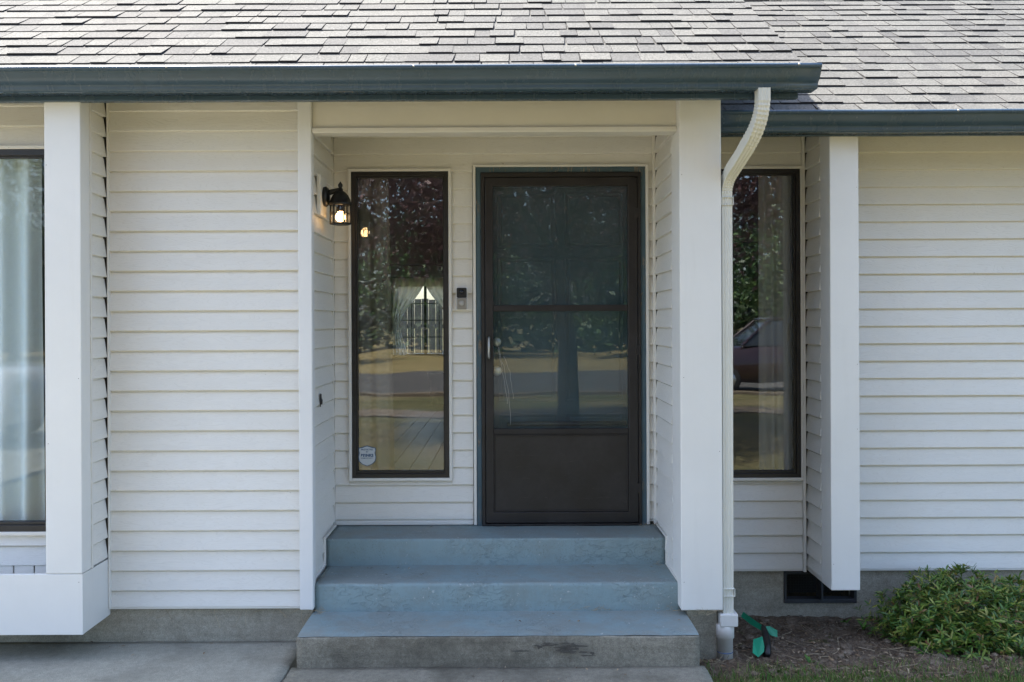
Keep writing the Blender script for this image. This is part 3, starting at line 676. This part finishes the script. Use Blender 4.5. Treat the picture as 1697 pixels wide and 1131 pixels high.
# wall lantern
LX,LY=-.895,4.72
ln=empty('wall_lantern',(-1.0,LY,2.25),'lit black wall lantern with caged glass on the left porch wall','lamp')
box('mounting_block',-1.006,-.984,LY-.085,LY+.075,2.19,2.41,JCH,ln,.006)
lathe('back_plate',[(.02,.0),(.052,.0),(.055,.012),(.045,.024),(.02,.028)],(-.983,LY,2.298),BLACK,ln,24,'X')
sweep('arm',[(-.965,LY,2.318),(-.94,LY,2.325),(-.91,LY,2.332),(LX,LY,2.336)],circ(.013,10),BLACK,ln,True,(0,0,1),[1.3,1.1,1,1])
lathe('roof_cap',[(.062,2.252),(.064,2.262),(.056,2.268),(.052,2.285),(.042,2.305),(.026,2.322),(.014,2.330),(.014,2.340),(.008,2.346),(.012,2.354),(.013,2.362),(.005,2.374),(.001,2.380)],(LX,LY,0),BLACK,ln,24)
NB=6; cr=.054
cg=lathe('cage_base',[(.045,2.146),(.058,2.148),(.058,2.156),(.047,2.158),(.047,2.150)],(LX,LY,0),BLACK,ln,NB,'Z',False)
for i in range(NB):
    a=2*math.pi*i/NB; b=2*math.pi*(i+1)/NB; p=Vector((LX+cr*math.cos(a),LY+cr*math.sin(a),0)); q=Vector((LX+cr*math.cos(b),LY+cr*math.sin(b),0))
    sweep('cage_bar',[p+Vector((0,0,2.15)),p+Vector((0,0,2.258))],circ(.0048,6),BLACK,ln)
    sweep('cage_rail',[p+Vector((0,0,2.205)),q+Vector((0,0,2.205))],circ(.0022,5),BLACK,ln,False,(0,0,1))
    mid=(p+q)/2; sweep('leading',[mid+Vector((0,0,2.157)),mid+Vector((0,0,2.255))],circ(.0016,5),BLACK,ln)
    for sgn in (-1,1):
        e=mid+(q-p)*.22*sgn; sweep('leading',[mid+Vector((0,0,2.19)),e+Vector((0,0,2.215))],circ(.0013,5),BLACK,ln,False,(0,0,1))
    mesh('glass_panel',[p*.98+q*.02+Vector((0,0,2.157)),q*.98+p*.02+Vector((0,0,2.157)),q*.98+p*.02+Vector((0,0,2.254)),p*.98+q*.02+Vector((0,0,2.254))],[(0,1,2,3)],m_glass('lamp_glass',.04,(.97,.95,.9)) if i==0 else bpy.data.materials['lamp_glass'],ln)
lathe('socket',[(.016,2.254),(.016,2.222),(.013,2.218)],(LX,LY,0),BLACK,ln,12)
lathe('bulb',[(.004,2.163),(.016,2.166),(.025,2.177),(.027,2.190),(.023,2.203),(.015,2.214),(.012,2.221)],(LX,LY,0),m_emit('lit_bulb',(1,.62,.28),4),ln,16)
# curtains
def curtain(name,x0,x1,y,z0,z1,m,label,amp=.022,per=.11,seed=0,taper=0,parent=None):
    nx=int((x1-x0)/.008); nzz=14; v=[];f=[]
    for j in range(nzz+1):
        t=j/nzz; z=z0+(z1-z0)*t
        for i in range(nx+1):
            u=i/nx; x=x0+(x1-x0)*u+taper*(1-t)*(u-.2)
            ph=2*math.pi*(x-x0)/per+1.6*nz(u*3,seed,t*.6,1)
            v.append((x,y+amp*(.6+.4*(1-t))*math.sin(ph)+amp*.6*nz(x*6,seed,t*1.2,1),z))
    f=[(j*(nx+1)+i,j*(nx+1)+i+1,(j+1)*(nx+1)+i+1,(j+1)*(nx+1)+i) for j in range(nzz) for i in range(nx)]
    return tag(mesh(name,v,f,m,parent,True),label,'curtain')
curtain('curtain',-3.9,-2.43,4.555,.50,2.62,SHEER,'sheer white curtain behind the large window at the left edge',.034,.13,2)
curtain('curtain',-.95,-.715,5.285,.475,2.62,GREYC,'grey curtain behind the narrow window left of the door',.022,.10,5,.05)
curtain('curtain',1.52,1.73,5.28,.475,2.60,PALEC,'grey curtain behind the narrow window right of the door',.024,.10,9,.03)
def tieback(side,label):
    v=[];f=[];nx,nzz=26,24
    for j in range(nzz+1):
        t=j/nzz; z=2.28-1.13*t
        for i in range(nx+1):
            u=i/nx
            full=.37; tie=.62
            wd=full*(1-smooth01(t/tie))*1.0+.11 if t<tie else .11+.10*smooth01((t-tie)/.4)
            x=-1.21+side*.47-side*(u*wd)
            v.append((x,12.86+.02*math.sin(u*26+t*2),z))
    f=[(j*(nx+1)+i,j*(nx+1)+i+1,(j+1)*(nx+1)+i+1,(j+1)*(nx+1)+i) for j in range(nzz) for i in range(nx)]
    return tag(mesh('tieback_curtain',v,f,WHITEC,None,True),label,'curtain')
tieback(-1,'left white tie-back curtain at the far window seen through the narrow window'); tieback(1,'right white tie-back curtain at the far window seen through the narrow window')
BINM=m_plain('green_bin',(.01,.06,.045),.5)
bn=empty('waste_bin',(-.98,12.4,.466),'dark green bin on the far floor seen through the narrow window','bin')
lathe('bin_body',[(.10,0),(.14,.42),(.15,.43),(.15,.45),(.13,.45),(.12,.43)],(-.98,12.4,.467),BINM,bn,16)
# back fence seen through the far window
FENW=m_plain('weathered_fence',(.10,.09,.083),.9,var=.35,scale=4)
fe=empty('back_fence',(-1.3,18.5,-.15),'weathered vertical board fence in the yard behind the far window','fence')
for i in range(34): box('fence_board',-3.6+i*.15,-3.6+i*.15+.142,18.5,18.52,-.15,2.12+.012*math.sin(i*2.3),FENW,fe,.004)
box('fence_rail',-3.6,1.5,18.522,18.56,1.5,1.59,FENW,fe,.004)

# ------------------------------------------------------------------ plants
def leaf_unit(name,m,wide=.11,curl=.12,fold=.05,n=4):
    v=[];f=[]
    for i in range(n+1):
        t=i/n; w=wide*math.sin(math.pi*min(1,(t*.92+.06)))**.9 if i<n else 0; z=-curl*t*t
        v += [(t,-w,z+fold*w/wide*.6),(t,0,z),(t,w,z+fold*w/wide*.6)]
    for i in range(n):
        a=3*i; f += [(a,a+3,a+4,a+1),(a+1,a+4,a+5,a+2)]
    me=bpy.data.meshes.new(name); me.from_pydata(v,[],f); me.materials.append(m); me.polygons.foreach_set('use_smooth',[True]*len(f)); me.update(); return me
BUSHM=m_leaf('bush_leaf',[(0.,(.04,.115,.026)),(.3,(.085,.185,.034)),(.55,(.165,.26,.042)),(.80,(.28,.33,.06)),(.93,(.38,.34,.085)),(.97,(.26,.13,.065)),(1.,(.19,.09,.05))],.36,.3)
LU=leaf_unit('leaf',BUSHM)
bush=empty('evergreen_bush',(2.50,4.72,-.12),'low rounded green bush with pointed leaves beside the foundation','bush')
rb=random.Random(21); leaves=[]; stems=[]
BC=Vector((2.50,4.74,-.12)); BR=Vector((.52,.36,.37))
def orient(p,d,up,s,roll=0):
    d=d.normalized(); y=up.cross(d)
    if y.length<1e-3: y=Vector((1,0,0))
    y.normalize(); z=d.cross(y)
    M=Matrix((( d.x,y.x,z.x,p.x),(d.y,y.y,z.y,p.y),(d.z,y.z,z.z,p.z),(0,0,0,1)))
    return M@Matrix.Rotation(roll,4,'X')@Matrix.Diagonal((s[0],s[1],s[2],1))
for k in range(1300):
    a=rb.uniform(0,2*math.pi); h=rb.random()**.8; el=math.asin(h*.98)
    n=Vector((math.cos(a)*math.cos(el),math.sin(a)*math.cos(el),math.sin(el)))
    lump=1+.20*nz(n.x*1.7,n.y*1.7,n.z*1.7,1.6)+.08*nz(n.x*4,n.y*4,n.z*4,1.3); rr=rb.uniform(.70,1.0) if rb.random()<.8 else rb.uniform(.4,.7)
    if rb.random()<.05: rr*=1.08
    p=BC+Vector((n.x*BR.x,n.y*BR.y,n.z*BR.z))*lump*rr
    if p.y>5.08: continue
    ax=(n*.8+Vector((0,0,.7))+Vector((rb.uniform(-.4,.4),rb.uniform(-.4,.4),rb.uniform(-.2,.2)))).normalized()
    stems.append((p,ax))
    t1=ax.cross(Vector((.3,.9,.2))).normalized(); t2=ax.cross(t1); m=rb.randint(7,11)
    for i in range(m):
        b=2*math.pi*i/m*1.62+rb.uniform(-.3,.3); sp=rb.uniform(.5,1.5); d=(t1*math.cos(b)+t2*math.sin(b))*sp+ax*rb.uniform(.25,1.0); L=rb.uniform(.03,.054)
        leaves.append((orient(p-ax*rb.uniform(0,.03),d,ax,(L,L*rb.uniform(.8,1.15),L),rb.uniform(-.4,.4)),p,L))
# the leaves nearest the camera side are parts of their own, the rest one mass
order=sorted(range(len(leaves)),key=lambda i:(leaves[i][1].y - .25*leaves[i][1].z - (0 if 1.9<leaves[i][1].x<2.75 else -9) - 2*leaves[i][2]))
near=set(order[:300])
vv=[];ff=[]
for i,(M,p,L) in enumerate(leaves):
    if i in near: inst('leaf',LU,bush,M)
    else:
        n=len(vv); vv += [M@u.co for u in LU.vertices]; ff += [tuple(n+q for q in pl.vertices) for pl in LU.polygons]
tag(mesh('foliage',vv,ff,BUSHM,bush,True),kind='stuff')
BARK=m_plain('bush_bark',(.06,.045,.03),.9)
for i in range(0,14):
    p,ax=stems[i*40]; b=BC+Vector((rb.uniform(-.12,.12),rb.uniform(-.08,.08),-.04)); sweep('stem',[b,(b+p)/2+Vector((0,0,.04)),p],circ(.006,5),BARK,bush,True,rad=[1.3,1,.5])
# small weeds
WEED=m_leaf('weed_leaf',[(0.,(.06,.17,.02)),(1.,(.12,.26,.035))],.5,.3); LW=leaf_unit('weed_blade',WEED,.16,.25)
def weed(x,y,n,s,label):
    b=Vector((x,y,bed_h(x,y)-.004)); e=empty('weed_sprout',b,label,'weed')
    for i in range(n):
        a=rb.uniform(0,6.28); inst('leaf',LW,e,orient(b+Vector((0,0,rb.uniform(0,.02))),Vector((math.cos(a),math.sin(a),rb.uniform(.8,2.2))),Vector((0,0,1)),(s*rb.uniform(.6,1.1),)*3))
weed(1.50,4.36,7,.045,'bright green weed sprout low in the bare soil in front'); weed(1.935,5.03,5,.055,'thin weed sprout against the foundation under the right wing post')
weed(2.0,4.93,9,.06,'leafy weed at the left foot of the bush')
# grass along the bottom edge
GR=m_leaf('grass_blade',[(0.,(.05,.14,.015)),(.6,(.11,.22,.03)),(.78,(.20,.24,.06)),(.9,(.34,.27,.13)),(1.,(.42,.34,.19))],.6,.3)
v=[];f=[]; rg=random.Random(5)
for i in range(26000):
    x=rg.uniform(.95,4.2); y=rg.uniform(3.5,4.36)
    den=.75+.9*nz(x,y,2,2.2)+.4*nz(x,y,9,7)
    if y>4.16: den-= (y-4.16)*3.6
    if x<1.15: den-=.12
    if rg.random()>den: continue
    z=(max(lawn_h(x,y),bed_h(x,y)) if y>4.1 else lawn_h(x,y))-.004; a=rg.uniform(0,6.28); h=rg.uniform(.015,.055); w=rg.uniform(.0012,.0026); l=rg.uniform(.1,1.1)*h; c,s=math.cos(a),math.sin(a); b=rg.uniform(0,6.28)
    n=len(v); v+=[(x-w*c,y-w*s,z),(x+w*c,y+w*s,z),(x+w*.6*c+l*.4*math.cos(b),y+w*.6*s+l*.4*math.sin(b),z+h*.6),(x-w*.6*c+l*.4*math.cos(b),y-w*.6*s+l*.4*math.sin(b),z+h*.6),(x+l*math.cos(b),y+l*math.sin(b),z+h)]
    f+=[(n,n+1,n+2,n+3),(n+3,n+2,n+4)]
tag(mesh('grass',v,f,GR),'short patchy green and straw grass along the bottom of the bed','grass',kind='stuff')
# litter, clods and twigs on the bed
LIT=m_leaf('dead_leaf',[(0.,(.07,.045,.03)),(.4,(.16,.10,.055)),(.75,(.30,.21,.12)),(1.,(.42,.33,.22))],.8,.1); LD=leaf_unit('dead',LIT,.2,.3,.2)
v=[];f=[]
for i in range(4200):
    x=rg.uniform(.93,3.6); y=rg.uniform(4.1,5.1)
    if rg.random()>.35+.9*nz(x,y,3,3)+(.5 if y<4.3 else 0): continue
    L=rg.uniform(.010,.038); a=rg.uniform(0,6.28); M=orient(Vector((x,y,bed_h(x,y)+rg.uniform(.001,.008))),Vector((math.cos(a),math.sin(a),rg.uniform(-.25,.35))),Vector((0,0,1)),(L,L*rg.uniform(.5,1.1),L),rg.uniform(-.6,.6))
    n=len(v); v+=[M@u.co for u in LD.vertices]; f+=[tuple(n+q for q in p.vertices) for p in LD.polygons]
for i in range(95):
    if i<55: x=rg.uniform(-2.4,.9); y=rg.uniform(3.9,4.1) if x>-1 else 4.46-abs(rg.gauss(0,.12)); z=.004
    else: x=rg.uniform(-.9,.85); y,z=rg.choice(((4.72,.292),(5.05,.436),(4.40,.148),(4.6,.292),(4.3,.148)))
    L=rg.uniform(.006,.02); a=rg.uniform(0,6.28); M=orient(Vector((x,y,z+.003)),Vector((math.cos(a),math.sin(a),.1)),Vector((0,0,1)),(L,L*rg.uniform(.5,1.1),L),rg.uniform(-.4,.4))
    n=len(v); v+=[M@u.co for u in LD.vertices]; f+=[tuple(n+q for q in p.vertices) for p in LD.polygons]
tag(mesh('leaf_litter',v,f,LIT,None,True),'dead brown leaves scattered over the soil bed and steps','leaf litter',kind='stuff')
CLOD=m_ground('clod',[(.3,(.10,.074,.052)),(.55,(.19,.148,.108)),(.75,(.30,.25,.195))],30,150,.8,.004)
bm=bmesh.new(); bmesh.ops.create_icosphere(bm,subdivisions=1,radius=1); CV=[q.co.copy() for q in bm.verts]; CF=[tuple(w.index for w in q.verts) for q in bm.faces]; bm.free()
v=[];f=[]
for i in range(2600):
    x=rg.uniform(.92,3.6); y=rg.uniform(4.1,5.12); s=rg.uniform(.003,.009) if rg.random()<.93 else rg.uniform(.012,.035)
    n=len(v); z=bed_h(x,y); k=rg.uniform(.5,.9)
    v+=[(x+c.x*s*(1+.35*nz(c.x,c.y,i,2)),y+c.y*s*(1+.35*nz(c.y,c.z,i,2)),z+c.z*s*k) for c in CV]; f+=[tuple(n+q for q in p) for p in CF]
tag(mesh('soil_clods',v,f,CLOD),'small clods and pebbles lying on the soil bed','soil',kind='stuff')
STRAW=m_leaf('straw',[(0.,(.20,.15,.09)),(1.,(.42,.34,.22))],.8,.1)
v=[];f=[]
def strand(p0,d,L,r,wob,seed):
    n0=len(v); N=8; p=Vector(p0); d=Vector(d).normalized()
    for i in range(N+1):
        for a in range(3):
            q=p+Vector((math.cos(a*2.1)*r,math.sin(a*2.1)*r*.6,math.sin(a*2.1)*r)); v.append(q)
        d=(d+Vector((nz(i,seed,0,.9),nz(i,seed,5,.9)*.5,nz(i,seed,9,.9)))*wob).normalized(); p=p+d*(L/N)
    for i in range(N):
        for a in range(3):
            b=(a+1)%3; f.append((n0+i*3+a,n0+i*3+b,n0+i*3+3+b,n0+i*3+3+a))
for i in range(240):
    x=rg.uniform(.93,3.4); y=rg.uniform(4.1,5.05); strand((x,y,bed_h(x,y)+.006),(rg.uniform(-1,1),rg.uniform(-1,1),rg.uniform(-.05,.15)),rg.uniform(.03,.14),rg.uniform(.0006,.0014),.35,i)
for i in range(150):
    q=rg.choice(((.80,5.03,.438,.05),(.85,4.78,.292,.05),(.84,4.44,.150,.07),(.45,4.45,.150,.10),(.97,4.36,.16,.05),(1.0,4.3,-.06,.08),(-.96,4.43,.150,.04)))
    strand((q[0]+rg.gauss(0,q[3]*.6),q[1]+rg.uniform(-.03,.02),q[2]+rg.uniform(0,.015)),(rg.uniform(-1,1),rg.uniform(-.6,.6),rg.uniform(-.2,.5)),rg.uniform(.015,.05),.0006,.5,i+300)
for x in (-1.93,-1.50,-1.22,-1.18,-1.06,-1.03,-1.35,-1.75):
    for k in range(2): strand((x+rg.uniform(-.03,.03),4.465,.168),(rg.uniform(-1,1),-.1,-.45),rg.uniform(.05,.12),.0008,.7,x*70+k)
tag(mesh('dry_straw',v,f,STRAW),'thin dry straw and twigs on the soil, step corners and under the siding','straw',kind='stuff')
# torn green plastic on the soil
GPL=m_plain('green_plastic',(.0,.26,.13),.35,var=.2,scale=25)
gp=empty('green_plastic_strap',(1.34,4.65,-.11),'torn green plastic strap with black core lying on the soil beside the drain pipe','plastic strap')
def sheet(name,pts,m,th=.003):
    o=mesh(name,pts,[(0,1,2,3)] if len(pts)==4 else [(0,1,4,5),(1,2,3,4)],m,gp); s=o.modifiers.new('t','SOLIDIFY'); s.thickness=th; return o
sheet('upper_blade',[(1.338,4.97,-.035),(1.362,4.87,-.040),(1.392,4.76,-.045),(1.380,4.745,-.066),(1.345,4.85,-.066),(1.318,4.95,-.055)],GPL)
sheet('side_blade',[(1.392,4.75,-.042),(1.418,4.745,-.038),(1.452,4.72,-.052),(1.446,4.70,-.082),(1.42,4.71,-.078),(1.396,4.73,-.07)],GPL)
sheet('lower_blade',[(1.266,4.52,-.028),(1.312,4.52,-.014),(1.311,4.48,-.05),(1.300,4.45,-.066),(1.265,4.43,-.086),(1.242,4.45,-.070)],GPL)
sweep('black_core',[(1.386,4.75,-.045),(1.372,4.66,-.055),(1.345,4.55,-.07),(1.318,4.46,-.085)],circ(.02,7),BLACK,gp,True,rad=[.7,1,1.1,.9])

# ------------------------------------------------------------------ the street side (what the glass reflects and what lights the porch)
def tree(name,base,trunk,crown,m,bark,n,ls,label,seed,limbs=9,cat='tree',clus=90):
    rt=random.Random(seed); e=empty(name,base,label,cat); B=Vector(base)
    sweep('trunk',[B+Vector(p) for p in trunk[0]],circ(1,10),bark,e,True,rad=trunk[1])
    top=B+Vector(trunk[0][-1]); C=B+Vector(crown[0]); Rr=Vector(crown[1])
    ends=[]
    for i in range(limbs):
        a=2*math.pi*i/limbs+rt.uniform(-.3,.3); d=Vector((math.cos(a)*Rr.x*.75,math.sin(a)*Rr.y*.75,rt.uniform(-.35,.6)*Rr.z)); q=C+d; s=top-Vector((0,0,rt.uniform(0,.5)))
        sweep('limb',[s,s.lerp(q,.35)+Vector((0,0,.25)),s.lerp(q,.7)+Vector((0,0,.2)),q],circ(1,6),bark,e,True,rad=[trunk[1][-1]*.6,trunk[1][-1]*.45,trunk[1][-1]*.28,.01]); ends.append(q)
    v=[];f=[]; K=[]
    for i in range(clus):
        while True:
            u=Vector((rt.uniform(-1,1),rt.uniform(-1,1),rt.uniform(-1,1)))
            if .15<u.length<1: break
        K.append((C+Vector((u.x*Rr.x,u.y*Rr.y,u.z*Rr.z)), rt.uniform(.3,.62)*min(Rr)*.55))
    for i in range(n):
        c,r=rt.choice(K); p=c+Vector((rt.gauss(0,r*.6),rt.gauss(0,r*.6),rt.gauss(0,r*.45)))
        d=Vector((rt.uniform(-1,1),rt.uniform(-1,1),rt.uniform(-.9,.5))).normalized(); s=d.cross(Vector((rt.uniform(-1,1),rt.uniform(-1,1),rt.uniform(-1,1)))).normalized(); L=ls*rt.uniform(.7,1.3)
        k=len(v); v+=[p,p+d*L*.5+s*L*.24,p+d*L,p+d*L*.5-s*L*.24]; f+=[(k,k+1,k+2),(k,k+2,k+3)]
    mesh('crown',v,f,m,e); return e
PB=m_plain('plum_bark',(.07,.055,.048),.9,var=.4,scale=14,bump=.8)
PLM=m_leaf('plum_leaf',[(0.,(.07,.036,.042)),(.6,(.17,.095,.10)),(1.,(.32,.22,.22))],.2,.4)
tree('plum_tree',(.85,-2.1,-.09),([(0,0,-.1),(.02,0,.5),(.0,.05,1.3),(-.08,.05,2.0),(-.1,0,2.7)],[.20,.145,.13,.145,.11]),((-.2,0,4.35),(4.6,3.2,1.95)),PLM,PB,95000,.085,'purple-leaved plum tree in the front yard, mirrored in the door glass',4,11,'tree',520)
GB=m_plain('grey_bark',(.10,.08,.065),.9); GL1=m_leaf('green_leaf',[(0.,(.015,.045,.012)),(.6,(.035,.085,.02)),(1.,(.075,.13,.03))],.5,.2)
for i,(x,y,h,w,lab) in enumerate(((-11,-27,7.5,5.0,'broad green tree far across the street behind the silver car'),(-3,-34,8.5,5.5,'tall green tree across the street, mirrored in the left narrow window'),(6,-30,7.0,4.6,'round green tree across the street behind the red car'),(15,-33,9,6,'large green tree at the far right across the street'),(-22,-30,9,6,'large green tree at the far left across the street'))):
    tree('street_tree',(x,y,-.05),([(0,0,-.1),(0,0,1.2),(.1,0,2.4),(.1,0,h*.45)],[.28,.22,.2,.14]),((0,0,h*.55),(w*.75,w*.7,h*.46)),GL1,GB,9000,.30,lab,30+i,7)
HED=m_leaf('hedge_leaf',[(0.,(.012,.03,.01)),(1.,(.04,.08,.02))],.6,.15)
v=[];f=[]
for i in range(26000):
    x=rg.uniform(-38,38); y=-42+rg.uniform(-1.5,1.5); z=rg.uniform(0,7.2+2.2*nz(x,0,0,.2)); a=rg.uniform(0,6.28); b=rg.uniform(0,6.28); L=rg.uniform(.35,.8); k=len(v)
    d=Vector((math.cos(a),math.sin(a)*.6,rg.uniform(-.8,.8))); s=Vector((-math.sin(b),math.cos(b),.6)); p=Vector((x,y,z)); v+=[p,p+d*L*.5+s*L*.3,p+d*L,p+d*L*.5-s*L*.3]; f+=[(k,k+1,k+2),(k,k+2,k+3)]
tag(mesh('hedgerow',v,f,HED),'dense dark hedgerow far across the street','hedge',kind='stuff')
# parked cars
def car(name,loc,rz,paint,label):
    e=empty(name,(0,0,0),label,'car'); PW.pop(e.name)
    RUB=bpy.data.materials.get('tyre_rubber') or m_plain('tyre_rubber',(.02,.02,.02),.8); GLS=bpy.data.materials.get('car_glass') or m_plain('car_glass',(.02,.025,.03),.05,var=0,bump=0); RIM=bpy.data.materials.get('alloy') or m_plain('alloy',(.5,.5,.52),.25,.9)
    top=[(-2.25,.62,.80),(-2.2,.95,.84),(-1.95,1.02,.86),(-1.35,1.06,.88),(-.55,1.10,.88),(.7,1.10,.88),(1.5,1.08,.88),(2.05,1.05,.86),(2.25,.9,.82),(2.28,.6,.78)]
    v=[];f=[]
    for x,zt,w in top:
        zb=.28 if abs(x)<2.2 else .36
        v+=[(x,-w*.96,zb),(x,-w,zb+.16),(x,-w*1.02,(zb+zt)/2),(x,-w*.97,zt-.06),(x,-w*.86,zt),(x,w*.86,zt),(x,w*.97,zt-.06),(x,w*1.02,(zb+zt)/2),(x,w,zb+.16),(x,w*.96,zb)]
    n=10
    for i in range(len(top)-1):
        for j in range(n): q=(j+1)%n; f.append((i*n+j,i*n+q,(i+1)*n+q,(i+1)*n+j))
    f+=[tuple(range(n)),tuple(range((len(top)-1)*n,len(top)*n))]
    o=fixn(mesh('body',v,f,paint,e,True))
    cab=[(-1.05,1.09,.84),(-.35,1.62,.66),(.2,1.70,.66),(1.2,1.68,.66),(1.85,1.58,.64),(2.1,1.10,.82)]
    v=[];f=[]
    for x,z,w in cab: v+=[(x,-.84,1.07),(x,-w,z),(x,w,z),(x,.84,1.07)]
    for i in range(len(cab)-1):
        for j in range(4): q=(j+1)%4; f.append((i*4+j,i*4+q,i*4+4+q,i*4+4+j))
    f+=[(0,1,2,3),tuple(range(len(v)-4,len(v)))]
    fixn(mesh('cabin_glass',v,f,GLS,e)); box('roof_panel',-.35,1.86,-.655,.655,1.665,1.735,paint,e,.03)
    for sy in (-1,1):
        for a,b in (((-1.05,1.09),(-.35,1.66)),((.45,1.09),(.40,1.69)),((1.35,1.09),(1.30,1.69)),((2.1,1.09),(1.85,1.62))):
            sweep('pillar',[(a[0],sy*.85,a[1]),(b[0],sy*.67,b[1])],circ(.035,6),paint,e)
        for x in (-1.42,1.42):
            w=lathe('wheel',[(.2,-.11),(.30,-.11),(.345,-.08),(.345,.08),(.30,.11),(.2,.11)],(x,sy*.80,.345),RUB,e,28,'Y'); lathe('rim',[(.04,-.02),(.21,-.02),(.225,.0),(.21,.02),(.04,.02)],(x,sy*.90,.345),RIM,w,10,'Y')
        box('headlight',-2.27,-2.12,sy*.45,sy*.78,.72,.88,RIM,e,.02); box('tail_light',2.2,2.30,sy*.5,sy*.80,.78,.98,m_plain('tail_red',(.3,.01,.01),.2),e,.02)
    e.location=loc; e.rotation_euler=(0,0,rz); return e
def m_paint(name,c):
    t=NT(name,.25,c); t.b.inputs['Coat Weight'].default_value=.8; t.b.inputs['Coat Roughness'].default_value=.05; return t.m
car('parked_car',(6.5,-10.9,-.04),0,m_paint('dark_red_paint',(.018,.005,.006)),'dark red car parked at the kerb, mirrored in the right narrow window')
car('parked_car',(-8.6,-3.2,-.012),R(180),m_paint('silver_paint',(.55,.57,.60)),'silver car on the driveway, mirrored in the large left window')
